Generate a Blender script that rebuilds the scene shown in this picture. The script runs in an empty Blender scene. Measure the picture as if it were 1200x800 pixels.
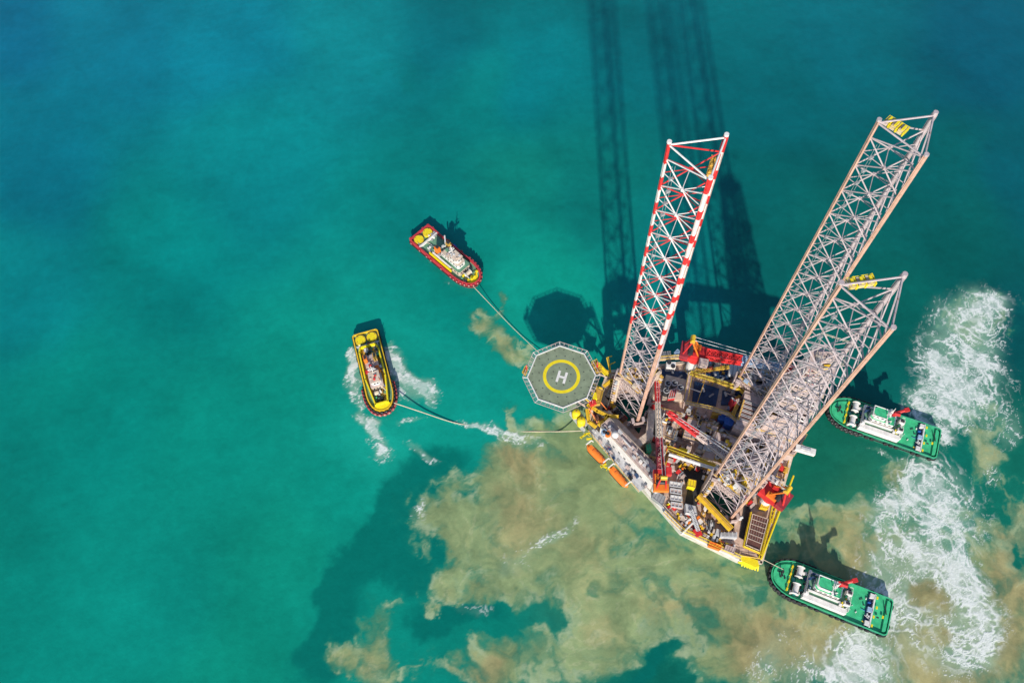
import bpy, math, random
import numpy as np
from mathutils import Vector, Matrix
from mathutils.geometry import tessellate_polygon

rnd = random.Random(7)
SC = bpy.context.scene
COL = SC.collection

# ------------------------------------------------------------------ camera model (drone 250 m up, looking steeply down)
F, NAD, H = 900.0, (635.0, 868.0), 250.0
_d = np.array([NAD[0]-600, 400-NAD[1], -F]); _d /= np.linalg.norm(_d)
_Z = -_d; _X = np.array([1., 0, 0]) - _Z[0]*_Z; _X /= np.linalg.norm(_X); _Y = np.cross(_Z, _X)
ROT = np.array([_X, _Y, _Z])


def P(u, v, z=0.0):
    """World point at height z that was surveyed from photo coordinates."""
    r = ROT @ np.array([u-600., 400.-v, -F]); t = (z-H)/r[2]
    return Vector((r[0]*t, r[1]*t, z))


cam = bpy.data.cameras.new('camera'); camo = bpy.data.objects.new('camera', cam); COL.objects.link(camo)
cam.sensor_width = 36; cam.lens = 36*F/1200; cam.clip_end = 20000; cam.clip_start = 1
M = Matrix([list(ROT[0]), list(ROT[1]), list(ROT[2])]).to_4x4(); M.translation = (0, 0, H)
camo.matrix_world = M
SC.camera = camo

# ------------------------------------------------------------------ light
W = bpy.data.worlds.new('World'); SC.world = W; W.use_nodes = True
nt = W.node_tree; bg = nt.nodes['Background']
sky = nt.nodes.new('ShaderNodeTexSky'); sky.sky_type = 'NISHITA'; sky.sun_disc = False
ELEV, AZ = math.radians(28.2), math.radians(0.4)
sky.sun_elevation = ELEV; sky.sun_rotation = math.radians(180.4)
sky.altitude = 0; sky.air_density = 1.0; sky.dust_density = 0.2; sky.ozone_density = 1.6
nt.links.new(sky.outputs[0], bg.inputs[0]); bg.inputs[1].default_value = 0.115
sl = bpy.data.lights.new('sun', 'SUN'); sl.energy = 4.4; sl.angle = math.radians(1.1); sl.color = (1.0, 0.93, 0.82)
so = bpy.data.objects.new('sun', sl); COL.objects.link(so)
so.rotation_euler = Vector((math.sin(AZ)*math.cos(ELEV), math.cos(AZ)*math.cos(ELEV), -math.sin(ELEV))).to_track_quat('-Z', 'Y').to_euler()
so.location = (0, -200, 200)
vs = SC.view_settings; vs.view_transform = 'Standard'; vs.look = 'None'; vs.gamma = 1; vs.exposure = 0.38
vs.use_curve_mapping = False


# ------------------------------------------------------------------ materials
def lin(h):
    h = h.lstrip('#'); o = []
    for i in (0, 2, 4):
        c = int(h[i:i+2], 16)/255; o.append(c/12.92 if c <= .04045 else ((c+.055)/1.055)**2.4)
    return tuple(o)


MATS = {}


def mat(name, col, rough=.55, dirt=.35, scale=.8, rust=0.0, metal=0.0, spec=.4):
    """Weathered paint: the colour, broken by large stains, fine grime and (rust) rust bloom."""
    m = bpy.data.materials.new(name); m.use_nodes = True; t = m.node_tree; N = t.nodes; L = t.links
    b = N['Principled BSDF']; b.inputs['Roughness'].default_value = rough; b.inputs['Metallic'].default_value = metal
    b.inputs['Specular IOR Level'].default_value = spec
    tc = N.new('ShaderNodeTexCoord')
    n1 = N.new('ShaderNodeTexNoise'); n1.inputs['Scale'].default_value = scale; n1.inputs['Detail'].default_value = 6
    n1.inputs['Roughness'].default_value = .65
    L.new(tc.outputs['Object'], n1.inputs['Vector'])
    r1 = N.new('ShaderNodeValToRGB'); r1.color_ramp.elements[0].position = .36; r1.color_ramp.elements[1].position = .66
    d = tuple(c*(1-dirt*.75) for c in col); k = tuple(min(.85, c*1.08+.01*dirt) for c in col)
    r1.color_ramp.elements[0].color = (*d, 1); r1.color_ramp.elements[1].color = (*k, 1)
    L.new(n1.outputs['Fac'], r1.inputs[0]); out = r1.outputs[0]
    if rust > 0:
        n2 = N.new('ShaderNodeTexNoise'); n2.inputs['Scale'].default_value = scale*2.3; n2.inputs['Detail'].default_value = 8
        n2.inputs['Roughness'].default_value = .7
        L.new(tc.outputs['Object'], n2.inputs['Vector'])
        r2 = N.new('ShaderNodeValToRGB'); r2.color_ramp.elements[0].position = .66-.2*rust; r2.color_ramp.elements[1].position = .74-.12*rust
        L.new(n2.outputs['Fac'], r2.inputs[0])
        mx = N.new('ShaderNodeMix'); mx.data_type = 'RGBA'
        L.new(r2.outputs[0], mx.inputs[0]); L.new(out, mx.inputs[6]); mx.inputs[7].default_value = (.24, .085, .03, 1)
        out = mx.outputs[2]
    L.new(out, b.inputs['Base Color'])
    bp = N.new('ShaderNodeBump'); bp.inputs['Strength'].default_value = .25; bp.inputs['Distance'].default_value = .05
    L.new(n1.outputs['Fac'], bp.inputs['Height']); L.new(bp.outputs[0], b.inputs['Normal'])
    MATS[name] = m
    return m


white = mat('white_paint', (.78, .74, .70), .5, .25, .7, .12)
cream = mat('cream_paint', (.66, .53, .42), .55, .4, .6, .3)
pink = mat('primer_pink_steel', (.58, .45, .41), .55, .4, .6, .3)
legsteel = mat('leg_steel', (.50, .415, .42), .5, .3, .35, .35)
chordm = mat('chord_primer', (.60, .36, .27), .55, .35, .3, .35)
deckm = mat('weathered_deck', (.63, .45, .35), .7, .5, .35, .45)
grey = mat('grey_steel', (.33, .33, .34), .5, .4, .8, .2)
lgrey = mat('light_grey_steel', (.55, .55, .56), .5, .3, .8, .12)
dark = mat('dark_machinery_and_shade', (.035, .037, .042), .55, .4, 1., .2)
black = mat('black_rubber', (.022, .022, .024), .8, .3, 2.)
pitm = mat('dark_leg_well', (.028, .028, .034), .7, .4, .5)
yellow = mat('yellow_paint', (.80, .50, .03), .45, .25, .9, .12)
byellow = mat('bright_yellow_paint', (.84, .64, .015), .45, .15, .9)
ochre = mat('ochre_paint', (.62, .36, .06), .5, .4, .9, .3)
red = mat('red_paint', (.66, .035, .035), .42, .3, .7, .1)
dred = mat('dark_red_paint', (.32, .035, .05), .5, .35, .8, .15)
orange = mat('orange_paint', (.85, .20, .025), .4, .2, .9)
bluem = mat('blue_paint', (.03, .12, .42), .5, .3, .8)
navy = mat('navy_paint_and_shade', (.022, .06, .15), .55, .5, .6, .05)  # navy paint; on the deck pans it stands for shade
lblue = mat('pale_blue_paint_and_shade', (.34, .46, .62), .5, .3, .8)
green = mat('green_deck_paint', (.05, .52, .23), .55, .4, .5, .12)
dgreen = mat('dull_green_deck_paint', (.14, .30, .19), .6, .4, .8, .1)
teal = mat('teal_paint', (.03, .22, .20), .5, .3, .8)
brown = mat('brown_hatch_paint', (.14, .058, .042), .65, .4, .8, 0)
helig = mat('helideck_green', (.225, .27, .175), .75, .3, .3)
glass = mat('dark_glass', (.02, .035, .05), .08, .1, 1., spec=.8)
rope = mat('pale_rope', (.62, .52, .38), .8, .3, 2.)
hullred = mat('hull_red', (.55, .045, .055), .5, .3, .5, .15)
hullgreen = mat('hull_dark_green', (.04, .24, .16), .5, .3, .5, .1)
rigblue = mat('hull_white', (.66, .60, .53), .5, .4, .35, .35)
CLUT = [pink, cream, white, lgrey, pink, cream, grey, dark, yellow, ochre, brown, pink, orange, red, dred]


# ------------------------------------------------------------------ mesh builder
class MB:
    def __init__(s):
        s.v = []; s.f = []; s.m = []; s.mats = []

    def mi(s, m):
        if m not in s.mats: s.mats.append(m)
        return s.mats.index(m)

    def add(s, vs, fs, m):
        o = len(s.v); s.v += [tuple(q) for q in vs]; k = s.mi(m)
        for f in fs: s.f.append([o+i for i in f]); s.m.append(k)
        return s

    def box(s, c, size, m, rz=0.0, basis=None):
        c = Vector(c); hx, hy, hz = size[0]/2, size[1]/2, size[2]/2
        B = basis or Matrix.Rotation(rz, 3, 'Z')
        vs = [c+B @ Vector((x*hx, y*hy, z*hz)) for z in (-1, 1) for x, y in ((-1, -1), (1, -1), (1, 1), (-1, 1))]
        return s.add(vs, [(3, 2, 1, 0), (4, 5, 6, 7), (0, 1, 5, 4), (1, 2, 6, 5), (2, 3, 7, 6), (3, 0, 4, 7)], m)

    def boxz(s, x, y, z0, z1, lx, ly, m, rz=0.0):
        return s.box((x, y, (z0+z1)/2), (lx, ly, z1-z0), m, rz)

    def prism(s, out, z0, z1, m, mtop=None):
        n = len(out)
        a = sum(out[i][0]*out[(i+1) % n][1]-out[(i+1) % n][0]*out[i][1] for i in range(n))
        if a < 0: out = out[::-1]
        lo = [(p[0], p[1], z0) for p in out]; hi = [(p[0], p[1], z1) for p in out]
        s.add(lo+hi, [(i, (i+1) % n, n+(i+1) % n, n+i) for i in range(n)]+[tuple(range(n))[::-1]], m)
        s.add(hi, [tuple(range(n))], mtop or m); return s

    def pbox(s, px, z0, z1, m, mtop=None):
        return s.prism([tuple(P(u, v, z1)[:2]) for u, v in px], z0, z1, m, mtop)

    def tube(s, a, b, r, m, n=6, r1=None, cap=True):
        a = Vector(a); b = Vector(b); d = b-a
        if d.length < 1e-6: return s
        q = d.to_track_quat('Z', 'Y').to_matrix(); r1 = r if r1 is None else r1
        vs = []
        for k in range(n):
            t = 2*math.pi*k/n; e = q @ Vector((math.cos(t), math.sin(t), 0))
            vs += [a+e*r, b+e*r1]
        fs = [(2*k, 2*((k+1) % n), 2*((k+1) % n)+1, 2*k+1) for k in range(n)]
        if cap: fs += [tuple(2*k for k in range(n))[::-1], tuple(2*k+1 for k in range(n))]
        return s.add(vs, fs, m)

    def path(s, pts, r, m, n=6):
        for a, b in zip(pts, pts[1:]): s.tube(a, b, r, m, n)
        return s

    def cyl(s, x, y, z0, z1, r, m, n=16, r1=None):
        return s.tube((x, y, z0), (x, y, z1), r, m, n, r1)

    def ell(s, c, R, m, nu=14, nv=8, lo=-1.0, basis=None):
        c = Vector(c); B = basis or Matrix.Identity(3); vs = []; t0 = math.asin(max(-1, lo))
        for j in range(nv+1):
            t = t0+(math.pi/2-t0)*j/nv
            for i in range(nu):
                p = 2*math.pi*i/nu
                vs.append(c+B @ Vector((R[0]*math.cos(t)*math.cos(p), R[1]*math.cos(t)*math.sin(p), R[2]*math.sin(t))))
        fs = [(j*nu+i, j*nu+(i+1) % nu, (j+1)*nu+(i+1) % nu, (j+1)*nu+i) for j in range(nv) for i in range(nu)]
        return s.add(vs, fs+[tuple(range(nu))[::-1]], m)

    def torus(s, c, R, r, m, B=None, nu=14, nv=7):
        c = Vector(c); B = B or Matrix.Identity(3); vs = []
        for i in range(nu):
            a = 2*math.pi*i/nu
            for j in range(nv):
                b = 2*math.pi*j/nv
                vs.append(c+B @ Vector(((R+r*math.cos(b))*math.cos(a), (R+r*math.cos(b))*math.sin(a), r*math.sin(b))))
        return s.add(vs, [(i*nv+j, ((i+1) % nu)*nv+j, ((i+1) % nu)*nv+(j+1) % nv, i*nv+(j+1) % nv) for i in range(nu) for j in range(nv)], m)

    def truss(s, a, b, w, h, m, n, r=.12, rb=.07, w1=None, mfun=None):
        """Four-chord lattice boom from a to b."""
        a = Vector(a); b = Vector(b); d = (b-a).normalized(); sd = d.cross(Vector((0, 0, 1))).normalized(); up = sd.cross(d)
        def c4(t):
            k = 1-(1-(w1 or w)/w)*t; p = a.lerp(b, t)
            return [p+sd*(x*w*k/2)+up*(y*h*k/2) for x, y in ((-1, -1), (1, -1), (1, 1), (-1, 1))]
        for i in range(n):
            q, p = c4(i/n), c4((i+1)/n); mm = mfun((i+.5)/n) if mfun else m
            for k in range(4):
                s.tube(q[k], p[k], r, mm, 5); s.tube(q[k], q[(k+1) % 4], rb, mm, 4)
                s.tube(q[k], p[(k+1) % 4], rb, mm, 4); s.tube(q[(k+1) % 4], p[k], rb, mm, 4)
        return s

    def rail(s, pts, m, h=1.1, step=2.2, r=.05):
        r = r*.7
        for a, b in zip(pts, pts[1:]):
            a = Vector(a); b = Vector(b); L = (b-a).length; n = max(1, int(L/step))
            for k in range(n+1):
                p = a.lerp(b, k/n); s.tube(p, p+Vector((0, 0, h)), r, m, 4)
            for q in (h, h*.5): s.tube(a+Vector((0, 0, q)), b+Vector((0, 0, q)), r, m, 4)
        return s

    def build(s, name, parent=None, off=(0, 0, 0), smooth=False):
        me = bpy.data.meshes.new(name)
        o3 = Vector(off)
        me.from_pydata([tuple(Vector(q)-o3) for q in s.v], [], s.f)
        for m in s.mats: me.materials.append(m)
        me.polygons.foreach_set('material_index', s.m)
        if smooth: me.polygons.foreach_set('use_smooth', [True]*len(s.f))
        me.update()
        o = bpy.data.objects.new(name, me); COL.objects.link(o)
        if parent is not None: o.parent = parent
        return o


def tag(o, label=None, cat=None, group=None, kind=None):
    if label: o['label'] = label
    if cat: o['category'] = cat
    if group: o['group'] = group
    if kind: o['kind'] = kind
    return o


def empty(name, loc, rz, label, cat, group=None):
    e = bpy.data.objects.new(name, None); COL.objects.link(e); e.location = loc; e.rotation_euler = (0, 0, rz)
    e.empty_display_size = 1
    return tag(e, label, cat, group)


def copy_tree(o, parent=None):
    c = o.copy(); COL.objects.link(c); c.parent = parent
    for ch in list(o.children): copy_tree(ch, c)
    return c


def solo(name, mb, label, cat, at, group=None, smooth=False):
    """A one-mesh thing with its origin at the point it stands on."""
    o = mb.build(name, None, at, smooth); o.location = at
    return tag(o, label, cat, group)


# ------------------------------------------------------------------ the rig: frame along its long axis
A2 = Vector((33.0, 101.8)); AX = Vector((.9226, -.3858)); NX = Vector((.3858, .9226)); RZ = math.atan2(AX.y, AX.x)
ZD = 5.0


def R3(a, n, z=ZD):
    p = A2+AX*a+NX*n
    return Vector((p.x, p.y, z))


LEGC = {'A': Vector((33.0, 101.8)), 'B': Vector((74.6, 106.2)), 'C': Vector((59.9, 68.8))}
LANG = [math.radians(157.5), math.radians(37.5), math.radians(-82.5)]
rig = empty('jackup_rig', (50, 90, 0), 0, 'large triangular jack-up drilling rig hull with cluttered deck, octagonal helideck and derrick', 'drilling rig')
RO = (50, 90, 0)


def rpart(name, mb, parent=None, smooth=False, label=None):
    # rig parts are kept in the rig's own frame
    o = mb.build(name, parent or rig, RO, smooth)
    if label: o['label'] = label
    return o


hull_out = [R3(-12, -11.5), R3(28, -34.8), R3(47, -36.5), R3(53.3, -35), R3(54.5, 33), R3(47, 34.5), R3(28, 31.5), R3(-12, 9)]
hull_out = [(p.x, p.y) for p in hull_out]
wells = []
for k, c in LEGC.items():
    wells.append([(c.x+10.2*math.cos(a), c.y+10.2*math.sin(a)) for a in LANG])


def shrink(out, f, c=None):
    cx = sum(p[0] for p in out)/len(out); cy = sum(p[1] for p in out)/len(out)
    return [(cx+(p[0]-cx)*f, cy+(p[1]-cy)*f) for p in out]


mb = MB()
loops = [[Vector((x, y, 0)) for x, y in hull_out]]+[[Vector((x, y, 0)) for x, y in w] for w in wells]
flat = [p for l in loops for p in l]
mb.add([(p.x, p.y, ZD) for p in flat], [t for t in tessellate_polygon(loops)], deckm)
n = len(hull_out)
mb.add([(x, y, -4) for x, y in hull_out]+[(x, y, ZD) for x, y in hull_out], [(i, n+i, n+(i+1) % n, (i+1) % n) for i in range(n)], rigblue)
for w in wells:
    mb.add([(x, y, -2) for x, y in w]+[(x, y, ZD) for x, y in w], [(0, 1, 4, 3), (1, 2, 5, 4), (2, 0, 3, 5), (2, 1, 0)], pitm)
# make sure the deck triangles look up
hull = rpart('hull', mb)
mb = MB()
for i in range(n):
    a = Vector((*hull_out[i], ZD)); b = Vector((*hull_out[(i+1) % n], ZD)); L = (b-a).length; d = (b-a)/L
    mb.box((a+b)/2+Vector((0, 0, .05)), (L+.4, .9, 1.0), white if i in (0, 1) else cream, math.atan2(d.y, d.x))
rpart('rubbing_strake', mb)
mb = MB()
ins = shrink(hull_out, .975)
for i in range(n):
    mb.rail([Vector((*ins[i], ZD+.3)), Vector((*ins[(i+1) % n], ZD+.3))], yellow if i in (1, 2, 3, 4) else cream, 1.2, 2.4, .09)
rpart('guard_rail', mb)
# yellow corner bumper and rails at the after port corner
mb = MB()
mb.pbox([(869, 650), (888, 656), (890, 663), (885, 664), (868, 656)], 1.5, 5.6, byellow)
for k in range(7):
    p = P(870+3.1*k, 657+.95*k, 3.4); mb.tube(p, p+Vector((0, -1.2, -1.5)), .25, byellow, 6)
rpart('corner_bumper', mb)
mb = MB()
for a, b in (((906, 590), (901, 613)), ((910, 590), (905, 613)), ((915, 588), (908, 612))):
    mb.tube(P(*a, 5.5), P(*b, 5.5), .22, byellow, 5)
for t in range(6):
    mb.tube(P(906-t, 590+4.6*t, 5.5), P(915-1.4*t, 588+4.8*t, 5.5), .12, yellow, 4)
mb.tube(P(892, 655, 6), P(930, 557, 6), .3, byellow, 6)
mb.tube(P(889, 654, 5.6), P(901, 612, 5.6), .25, byellow, 6)
rpart('side_rack', mb)

# ------------------------------------------------------------------ helideck
HZ = 17.0; HC = Vector((8.47, 107.85, HZ))
oct_ = [(HC.x+11.35*math.cos(math.radians(1+45*k)), HC.y+11.35*math.sin(math.radians(1+45*k))) for k in range(8)]
oo = [(HC.x+13.0*math.cos(math.radians(1+45*k)), HC.y+13.0*math.sin(math.radians(1+45*k))) for k in range(8)]
mb = MB().prism(oct_, HZ-.7, HZ, cream, helig)
for r_k, n_k in ((3.2, 8), (7.6, 16), (9.8, 20)):
    for k in range(n_k):
        a = 2*math.pi*k/n_k+.2; mb.torus((HC.x+r_k*math.cos(a), HC.y+r_k*math.sin(a), HZ+.03), .16, .05, dark, None, 8, 4)
heli = rpart('helideck', mb)
mb = MB()
for k in range(8):
    a = Vector((*oct_[k], HZ+.03)); b = Vector((*oct_[(k+1) % 8], HZ+.03)); d = (b-a)
    mb.box((a+b)/2, (d.length, .38, .34), white, math.atan2(d.y, d.x))
rpart('edge_kerb', mb, heli)
mb = MB()
for k in range(8):
    a, b = Vector((*oct_[k], HZ-.35)), Vector((*oct_[(k+1) % 8], HZ-.35)); c, d = Vector((*oo[k], HZ+.05)), Vector((*oo[(k+1) % 8], HZ+.05))
    mb.tube(c, d, .10, pink, 5); mb.tube(a.lerp(c, .5), b.lerp(d, .5), .045, grey, 4)
    for t in np.linspace(0, 1, 7)[:-1]:
        mb.tube(a.lerp(b, t), c.lerp(d, t), .09, pink, 4)
    for t in np.linspace(0, 1, 22)[:-1]:
        mb.tube(a.lerp(b, t), c.lerp(d, t), .025, grey, 3)
    mb.tube(a, c, .14, white, 5)
rpart('safety_net', mb, heli)
# painted aiming circle and letter, 4 mm sheets on the plate
mb = MB(); vs = []
for k in range(64):
    t = 2*math.pi*k/64
    for r in (5.1, 6.2): vs.append((HC.x+r*math.cos(t), HC.y+r*math.sin(t), HZ+.006))
mb.add(vs, [(2*k, 2*k+1, 2*((k+1) % 64)+1, 2*((k+1) % 64)) for k in range(64)], byellow)
rpart('aiming_circle', mb, heli)
mb = MB(); hd = (P(663.2, 433.2, HZ)-P(660.2, 443, HZ)).normalized(); hs = Vector((hd.y, -hd.x, 0))
hcen = P(658.3, 441.7, HZ)+Vector((0, 0, .006))
B = Matrix((hs, hd, Vector((0, 0, 1)))).transposed()
for x, y, w, h in ((-1.2, 0, .8, 4.2), (1.2, 0, .8, 4.2), (0, 0, 1.6, .8)):
    q = [hcen+hs*(x+sx*w/2)+hd*(y+sy*h/2) for sx, sy in ((-1, -1), (1, -1), (1, 1), (-1, 1))]
    mb.add(q, [(0, 1, 2, 3)], white)
rpart('letter_marking', mb, heli)
mb = MB()
for k in range(0, 8):
    p = Vector((HC.x+8*math.cos(math.radians(1+45*k)), HC.y+8*math.sin(math.radians(1+45*k)), HZ-.8))
    mb.tube(Vector((HC.x, HC.y, HZ-1.4)), p, .25, pink, 6)
for a, n_ in ((-11.5, -7), (-11.5, 0), (-11.5, 7)):
    mb.tube(R3(a, n_, 5), HC+Vector((n_*.3+2, n_*.7, -1)), .35, pink, 6)
    mb.tube(R3(a, n_, 10), HC+Vector((6, n_*.9, -1)), .3, yellow, 6)
rpart('support_truss', mb, heli)
# access platforms round the helideck (with fire monitors)
mb = MB()
def plat(px, z, m=ochre):
    q = [P(u, v, z) for u, v in px]
    mb = MB(); mb.prism([(p.x, p.y) for p in q], z-.25, z, m)
    mb.rail(q+[q[0]], yellow, 1.1, 1.6, .07); rpart('access_platform', mb, heli)
plat([(612, 437), (615.5, 430), (619, 431), (616, 441)], HZ-.6)
plat([(693, 425), (699, 422), (706, 436), (699, 438)], HZ-.6)
plat([(693, 462), (699, 455), (707, 458), (703, 475), (694, 476)], HZ-2)
for u, v in ((617, 431.5), (700, 428), (694.5, 472.7)):
    mb = MB(); p = P(u, v, HZ+.3); mb.cyl(p.x, p.y, HZ-.6, HZ+.5, .35, red, 8); mb.tube(p, p+Vector((0, .9, .7)), .16, red, 6); rpart('fire_monitor', mb, heli)
p = P(694.5, 472.5, HZ-1); rpart('foam_tank', MB().box(p, (2.1, 1.5, 1.4), red, .3), heli)
p = P(696.3, 464.5, HZ-1); rpart('equipment_locker', MB().box(p, (1.6, 2.3, 1.4), byellow, .1), heli)
mb = MB()
a, b = P(700, 427, 17), P(712, 440, 9)
sd = Vector((.5, .3, 0))
for s_ in (-1, 1): mb.tube(a+sd*s_, b+sd*s_, .2, byellow, 5)
for k in range(16): mb.box(a.lerp(b, k/15), (1.3, .35, .08), byellow, -.7)
mb.tube(a+sd+Vector((0, 0, 1)), b+sd+Vector((0, 0, 1)), .1, yellow, 4)
rpart('stairway', mb, heli)
# yellow bow framework between helideck and hull
mb = MB()
for q in ([(689, 474), (700, 481), (712, 487), (724, 488)], [(708, 452), (716, 446), (724, 447)], [(712, 487), (708, 493), (702, 498)], [(688, 480), (690, 494), (698, 500)]):
    q = [P(*t, 11) for t in q]
    for a, b in zip(q, q[1:]):
        d = b-a; mb.box((a+b)/2, (d.length+.5, 1.2, .5), yellow if rnd.random() < .7 else ochre, math.atan2(d.y, d.x))
    mb.rail(q, yellow, 1.1, 1.5, .08); rpart('bow_walkway', mb); mb = MB()
for q in ([(690, 478), (700, 495)], [(694, 477), (688, 490)], [(703, 470), (716, 486)]):
    rpart('stay_tube', MB().tube(P(*q[0], 12), P(*q[1], 9), .18, orange, 5))
mb = MB()
for q in ([(715, 436), (711, 419)], [(716, 437), (713, 418)], [(711, 419), (717, 417)], [(713, 428), (721, 424)]):
    mb.tube(P(*q[0], 10), P(*q[1], 12), .18, yellow, 5)
rpart('bow_davit', mb)

# ------------------------------------------------------------------ accommodation block along the port bow edge
mb = MB()
RW = [(704, 499), (714, 490.5), (776, 553.5), (765, 566)]
mb.pbox(RW, ZD, 13, white, pink)
acc = rpart('accommodation_block', mb)
q = [P(u, v, 13) for u, v in RW]
mb = MB(); mb.rail([x+Vector((0, 0, .0)) for x in q]+[q[0]], cream, 1.1, 2, .07); rpart('roof_rail', mb, acc)
e = (q[3]-q[0]).normalized(); m_ = Vector((e.y, -e.x, 0))
if m_.dot(q[1]-q[0]) > 0: m_ = -m_       # outward from the port wall
ea = math.atan2(e.y, e.x)
Lw = (q[3]-q[0]).length
for z in (8.2,):
    for k in range(9):
        p = q[0]+e*(Lw*(k+.7)/9.5); p = Vector((p.x, p.y, z))+m_*.05
        rpart('window', MB().box(p, (.9, .16, .8), glass, ea), acc)
mb = MB()
for k in range(26):
    t, s_ = rnd.uniform(.05, .95), rnd.uniform(.15, .85)
    p = q[0].lerp(q[3], t).lerp(q[1].lerp(q[2], t), s_); h = rnd.uniform(.4, 1.5)
    mb.boxz(p.x, p.y, 13, 13+h, rnd.uniform(.8, 2.2), rnd.uniform(.5, 1.1), rnd.choice([lgrey, pink, white, grey, lgrey, cream]), ea)
for k in range(5):
    p = q[0].lerp(q[3], .1+.2*k).lerp(q[1].lerp(q[2], .1+.2*k), .62)
    mb.tube(p+Vector((0, 0, .5)), p+e*4.5+Vector((0, 0, .5)), .3, lgrey, 7)
rpart('roof_equipment', mb, acc)
p = P(721, 509, 15.2)
mb = MB().ell(p, (1.25, 1.25, 1.3), white, 14, 8, -.95); mb.cyl(p.x, p.y, 13, 14.2, .8, lgrey, 10)
rpart('radome', mb, acc, True)
for u, v in ((708, 506), (712.5, 508)):
    p = P(u, v, 14); mb = MB(); mb.cyl(p.x, p.y, 13, 14.2, 1.0, lblue if u < 710 else orange, 12); mb.cyl(p.x, p.y, 14.2, 14.3, .6, dark, 10)
    rpart('ventilation_fan', mb, acc)
# outer walkway at lifeboat level
mb = MB()
mb.pbox([(689, 505), (699, 503), (760, 570), (748, 576)], 6.8, 7.1, lgrey)
wq = [P(u, v, 7.1) for u, v in [(699, 503), (689, 505), (748, 576), (760, 570)]]
mb.rail(wq[1:3], yellow, 1.1, 1.8, .08)
for k in range(8):
    p = wq[1].lerp(wq[2], k/7); mb.tube(p, Vector((p.x, p.y, ZD))+Vector((.8, .9, 0)), .15, pink, 5)
for k in range(22):
    t, s_ = rnd.random(), rnd.uniform(.1, .8); p = wq[1].lerp(wq[2], t).lerp(wq[0].lerp(wq[3], t), s_)
    mb.boxz(p.x, p.y, 7.1, 7.1+rnd.uniform(.4, 1.3), rnd.uniform(.5, 1.6), rnd.uniform(.4, 1), rnd.choice([grey, pink, dark, dred, lgrey, navy]), ea)
for u, v in ((688, 508), (683, 511), (691, 514), (707, 545), (711, 548)):
    p = P(u, v, 7); mb.box(p, (2.2, .5, .4), byellow, rnd.uniform(-.6, .6)); mb.tube(p, p+Vector((rnd.uniform(-1, 1), -1, .5)), .15, byellow, 4)
rpart('boat_deck', mb)

# ------------------------------------------------------------------ lifeboats
def lifeboat(u0, v0, u1, v1, label):
    a, b = P(u0, v0, 6.6), P(u1, v1, 6.6); c = (a+b)/2; L = (b-a).length; rz = math.atan2((b-a).y, (b-a).x)
    t = empty('lifeboat', (c.x, c.y, 4.9), rz, label, 'lifeboat', 'orange lifeboats hung along the port side')
    N = 14; ring = []
    m = MB(); vs = []
    for i in range(N+1):
        x = -1+2*i/N; w = max(.02, (1-abs(x)**3.2))**.6; prof = [(0, -.1), (.55, .2), (.95, .7), (1, 1.15), (.9, 1.45), (.72, 2.0), (.4, 2.35), (0, 2.45)]
        for y, z in prof+[(-y, z) for y, z in prof[-2:0:-1]]:
            vs.append((x*L/2, y*1.45*w, .05+(z-1.2)*(.55+.45*w)+1.2))
    k = len(vs)//(N+1)
    m.add(vs, [(i*k+j, (i+1)*k+j, (i+1)*k+(j+1) % k, i*k+(j+1) % k) for i in range(N) for j in range(k)], orange)
    m.build('hull', t, smooth=True)
    m = MB(); m.box((-L*.28, 0, 2.75), (1.5, 1.3, .75), orange); m.box((-L*.28+.1, 0, 2.8), (1.54, .9, .34), glass); m.build('steering_cupola', t)
    m = MB()
    for x in (-L*.05, L*.12, L*.28): m.box((x, .65, 2.28), (.8, .5, .08), glass)
    m.build('hatch', t)
    m = MB(); m.torus((0, 0, 1.35), 1, .0, black) if False else None
    m.box((0, 1.47, 1.3), (L*.7, .12, .16), black); m.box((0, -1.47, 1.3), (L*.7, .12, .16), black); m.build('rubbing_band', t)
    return t


lifeboat(688, 521, 710, 543, 'orange enclosed lifeboat hung nearer the helideck of the two on the rig side')
lifeboat(714, 546, 736, 570, 'orange enclosed lifeboat hung nearer the white-walled end by the red port crane')
mb = MB()
for u, v in ((689, 519), (709, 540), (715, 546), (735, 567)):
    mb = MB(); p = P(u, v, 10); o_ = Vector((m_.x, m_.y, 0))
    mb.path([p-o_*2.5-Vector((0, 0, 3)), p-o_*1.5, p+o_*.8], .22, white, 6); mb.tube(p+o_*.8, p+o_*.8-Vector((0, 0, 2.6)), .06, grey, 4); rpart('lifeboat_davit', mb)
for u, v, lb in ((675.5, 482.5, 'big yellow domed tank on the bow bracket, nearer the helideck'), (681.5, 491.5, 'big yellow domed tank on the bow bracket, nearer the boat deck')):
    p = P(u, v, 10.8); mb = MB(); mb.cyl(p.x, p.y, 7, 10, 1.45, byellow, 18); mb.ell((p.x, p.y, 10), (1.45, 1.45, .9), byellow, 18, 5, 0.0)
    mb.cyl(p.x, p.y, 10.8, 11.2, .3, ochre, 8); mb.torus((p.x, p.y, 8.5), 1.47, .08, ochre, None, 18, 5)
    solo('yellow_tank', mb, lb, 'tank', (p.x, p.y, 7), 'yellow tanks on the bow bracket', False)
mb = MB(); mb.pbox([(668, 482), (676, 476), (690, 496), (684, 502)], 6.6, 6.99, lgrey); mb.pbox([(667.5, 483), (669, 482), (686, 503), (684, 504)], 5.5, 8.0, lgrey)
rpart('bow_bracket', mb)

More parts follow.
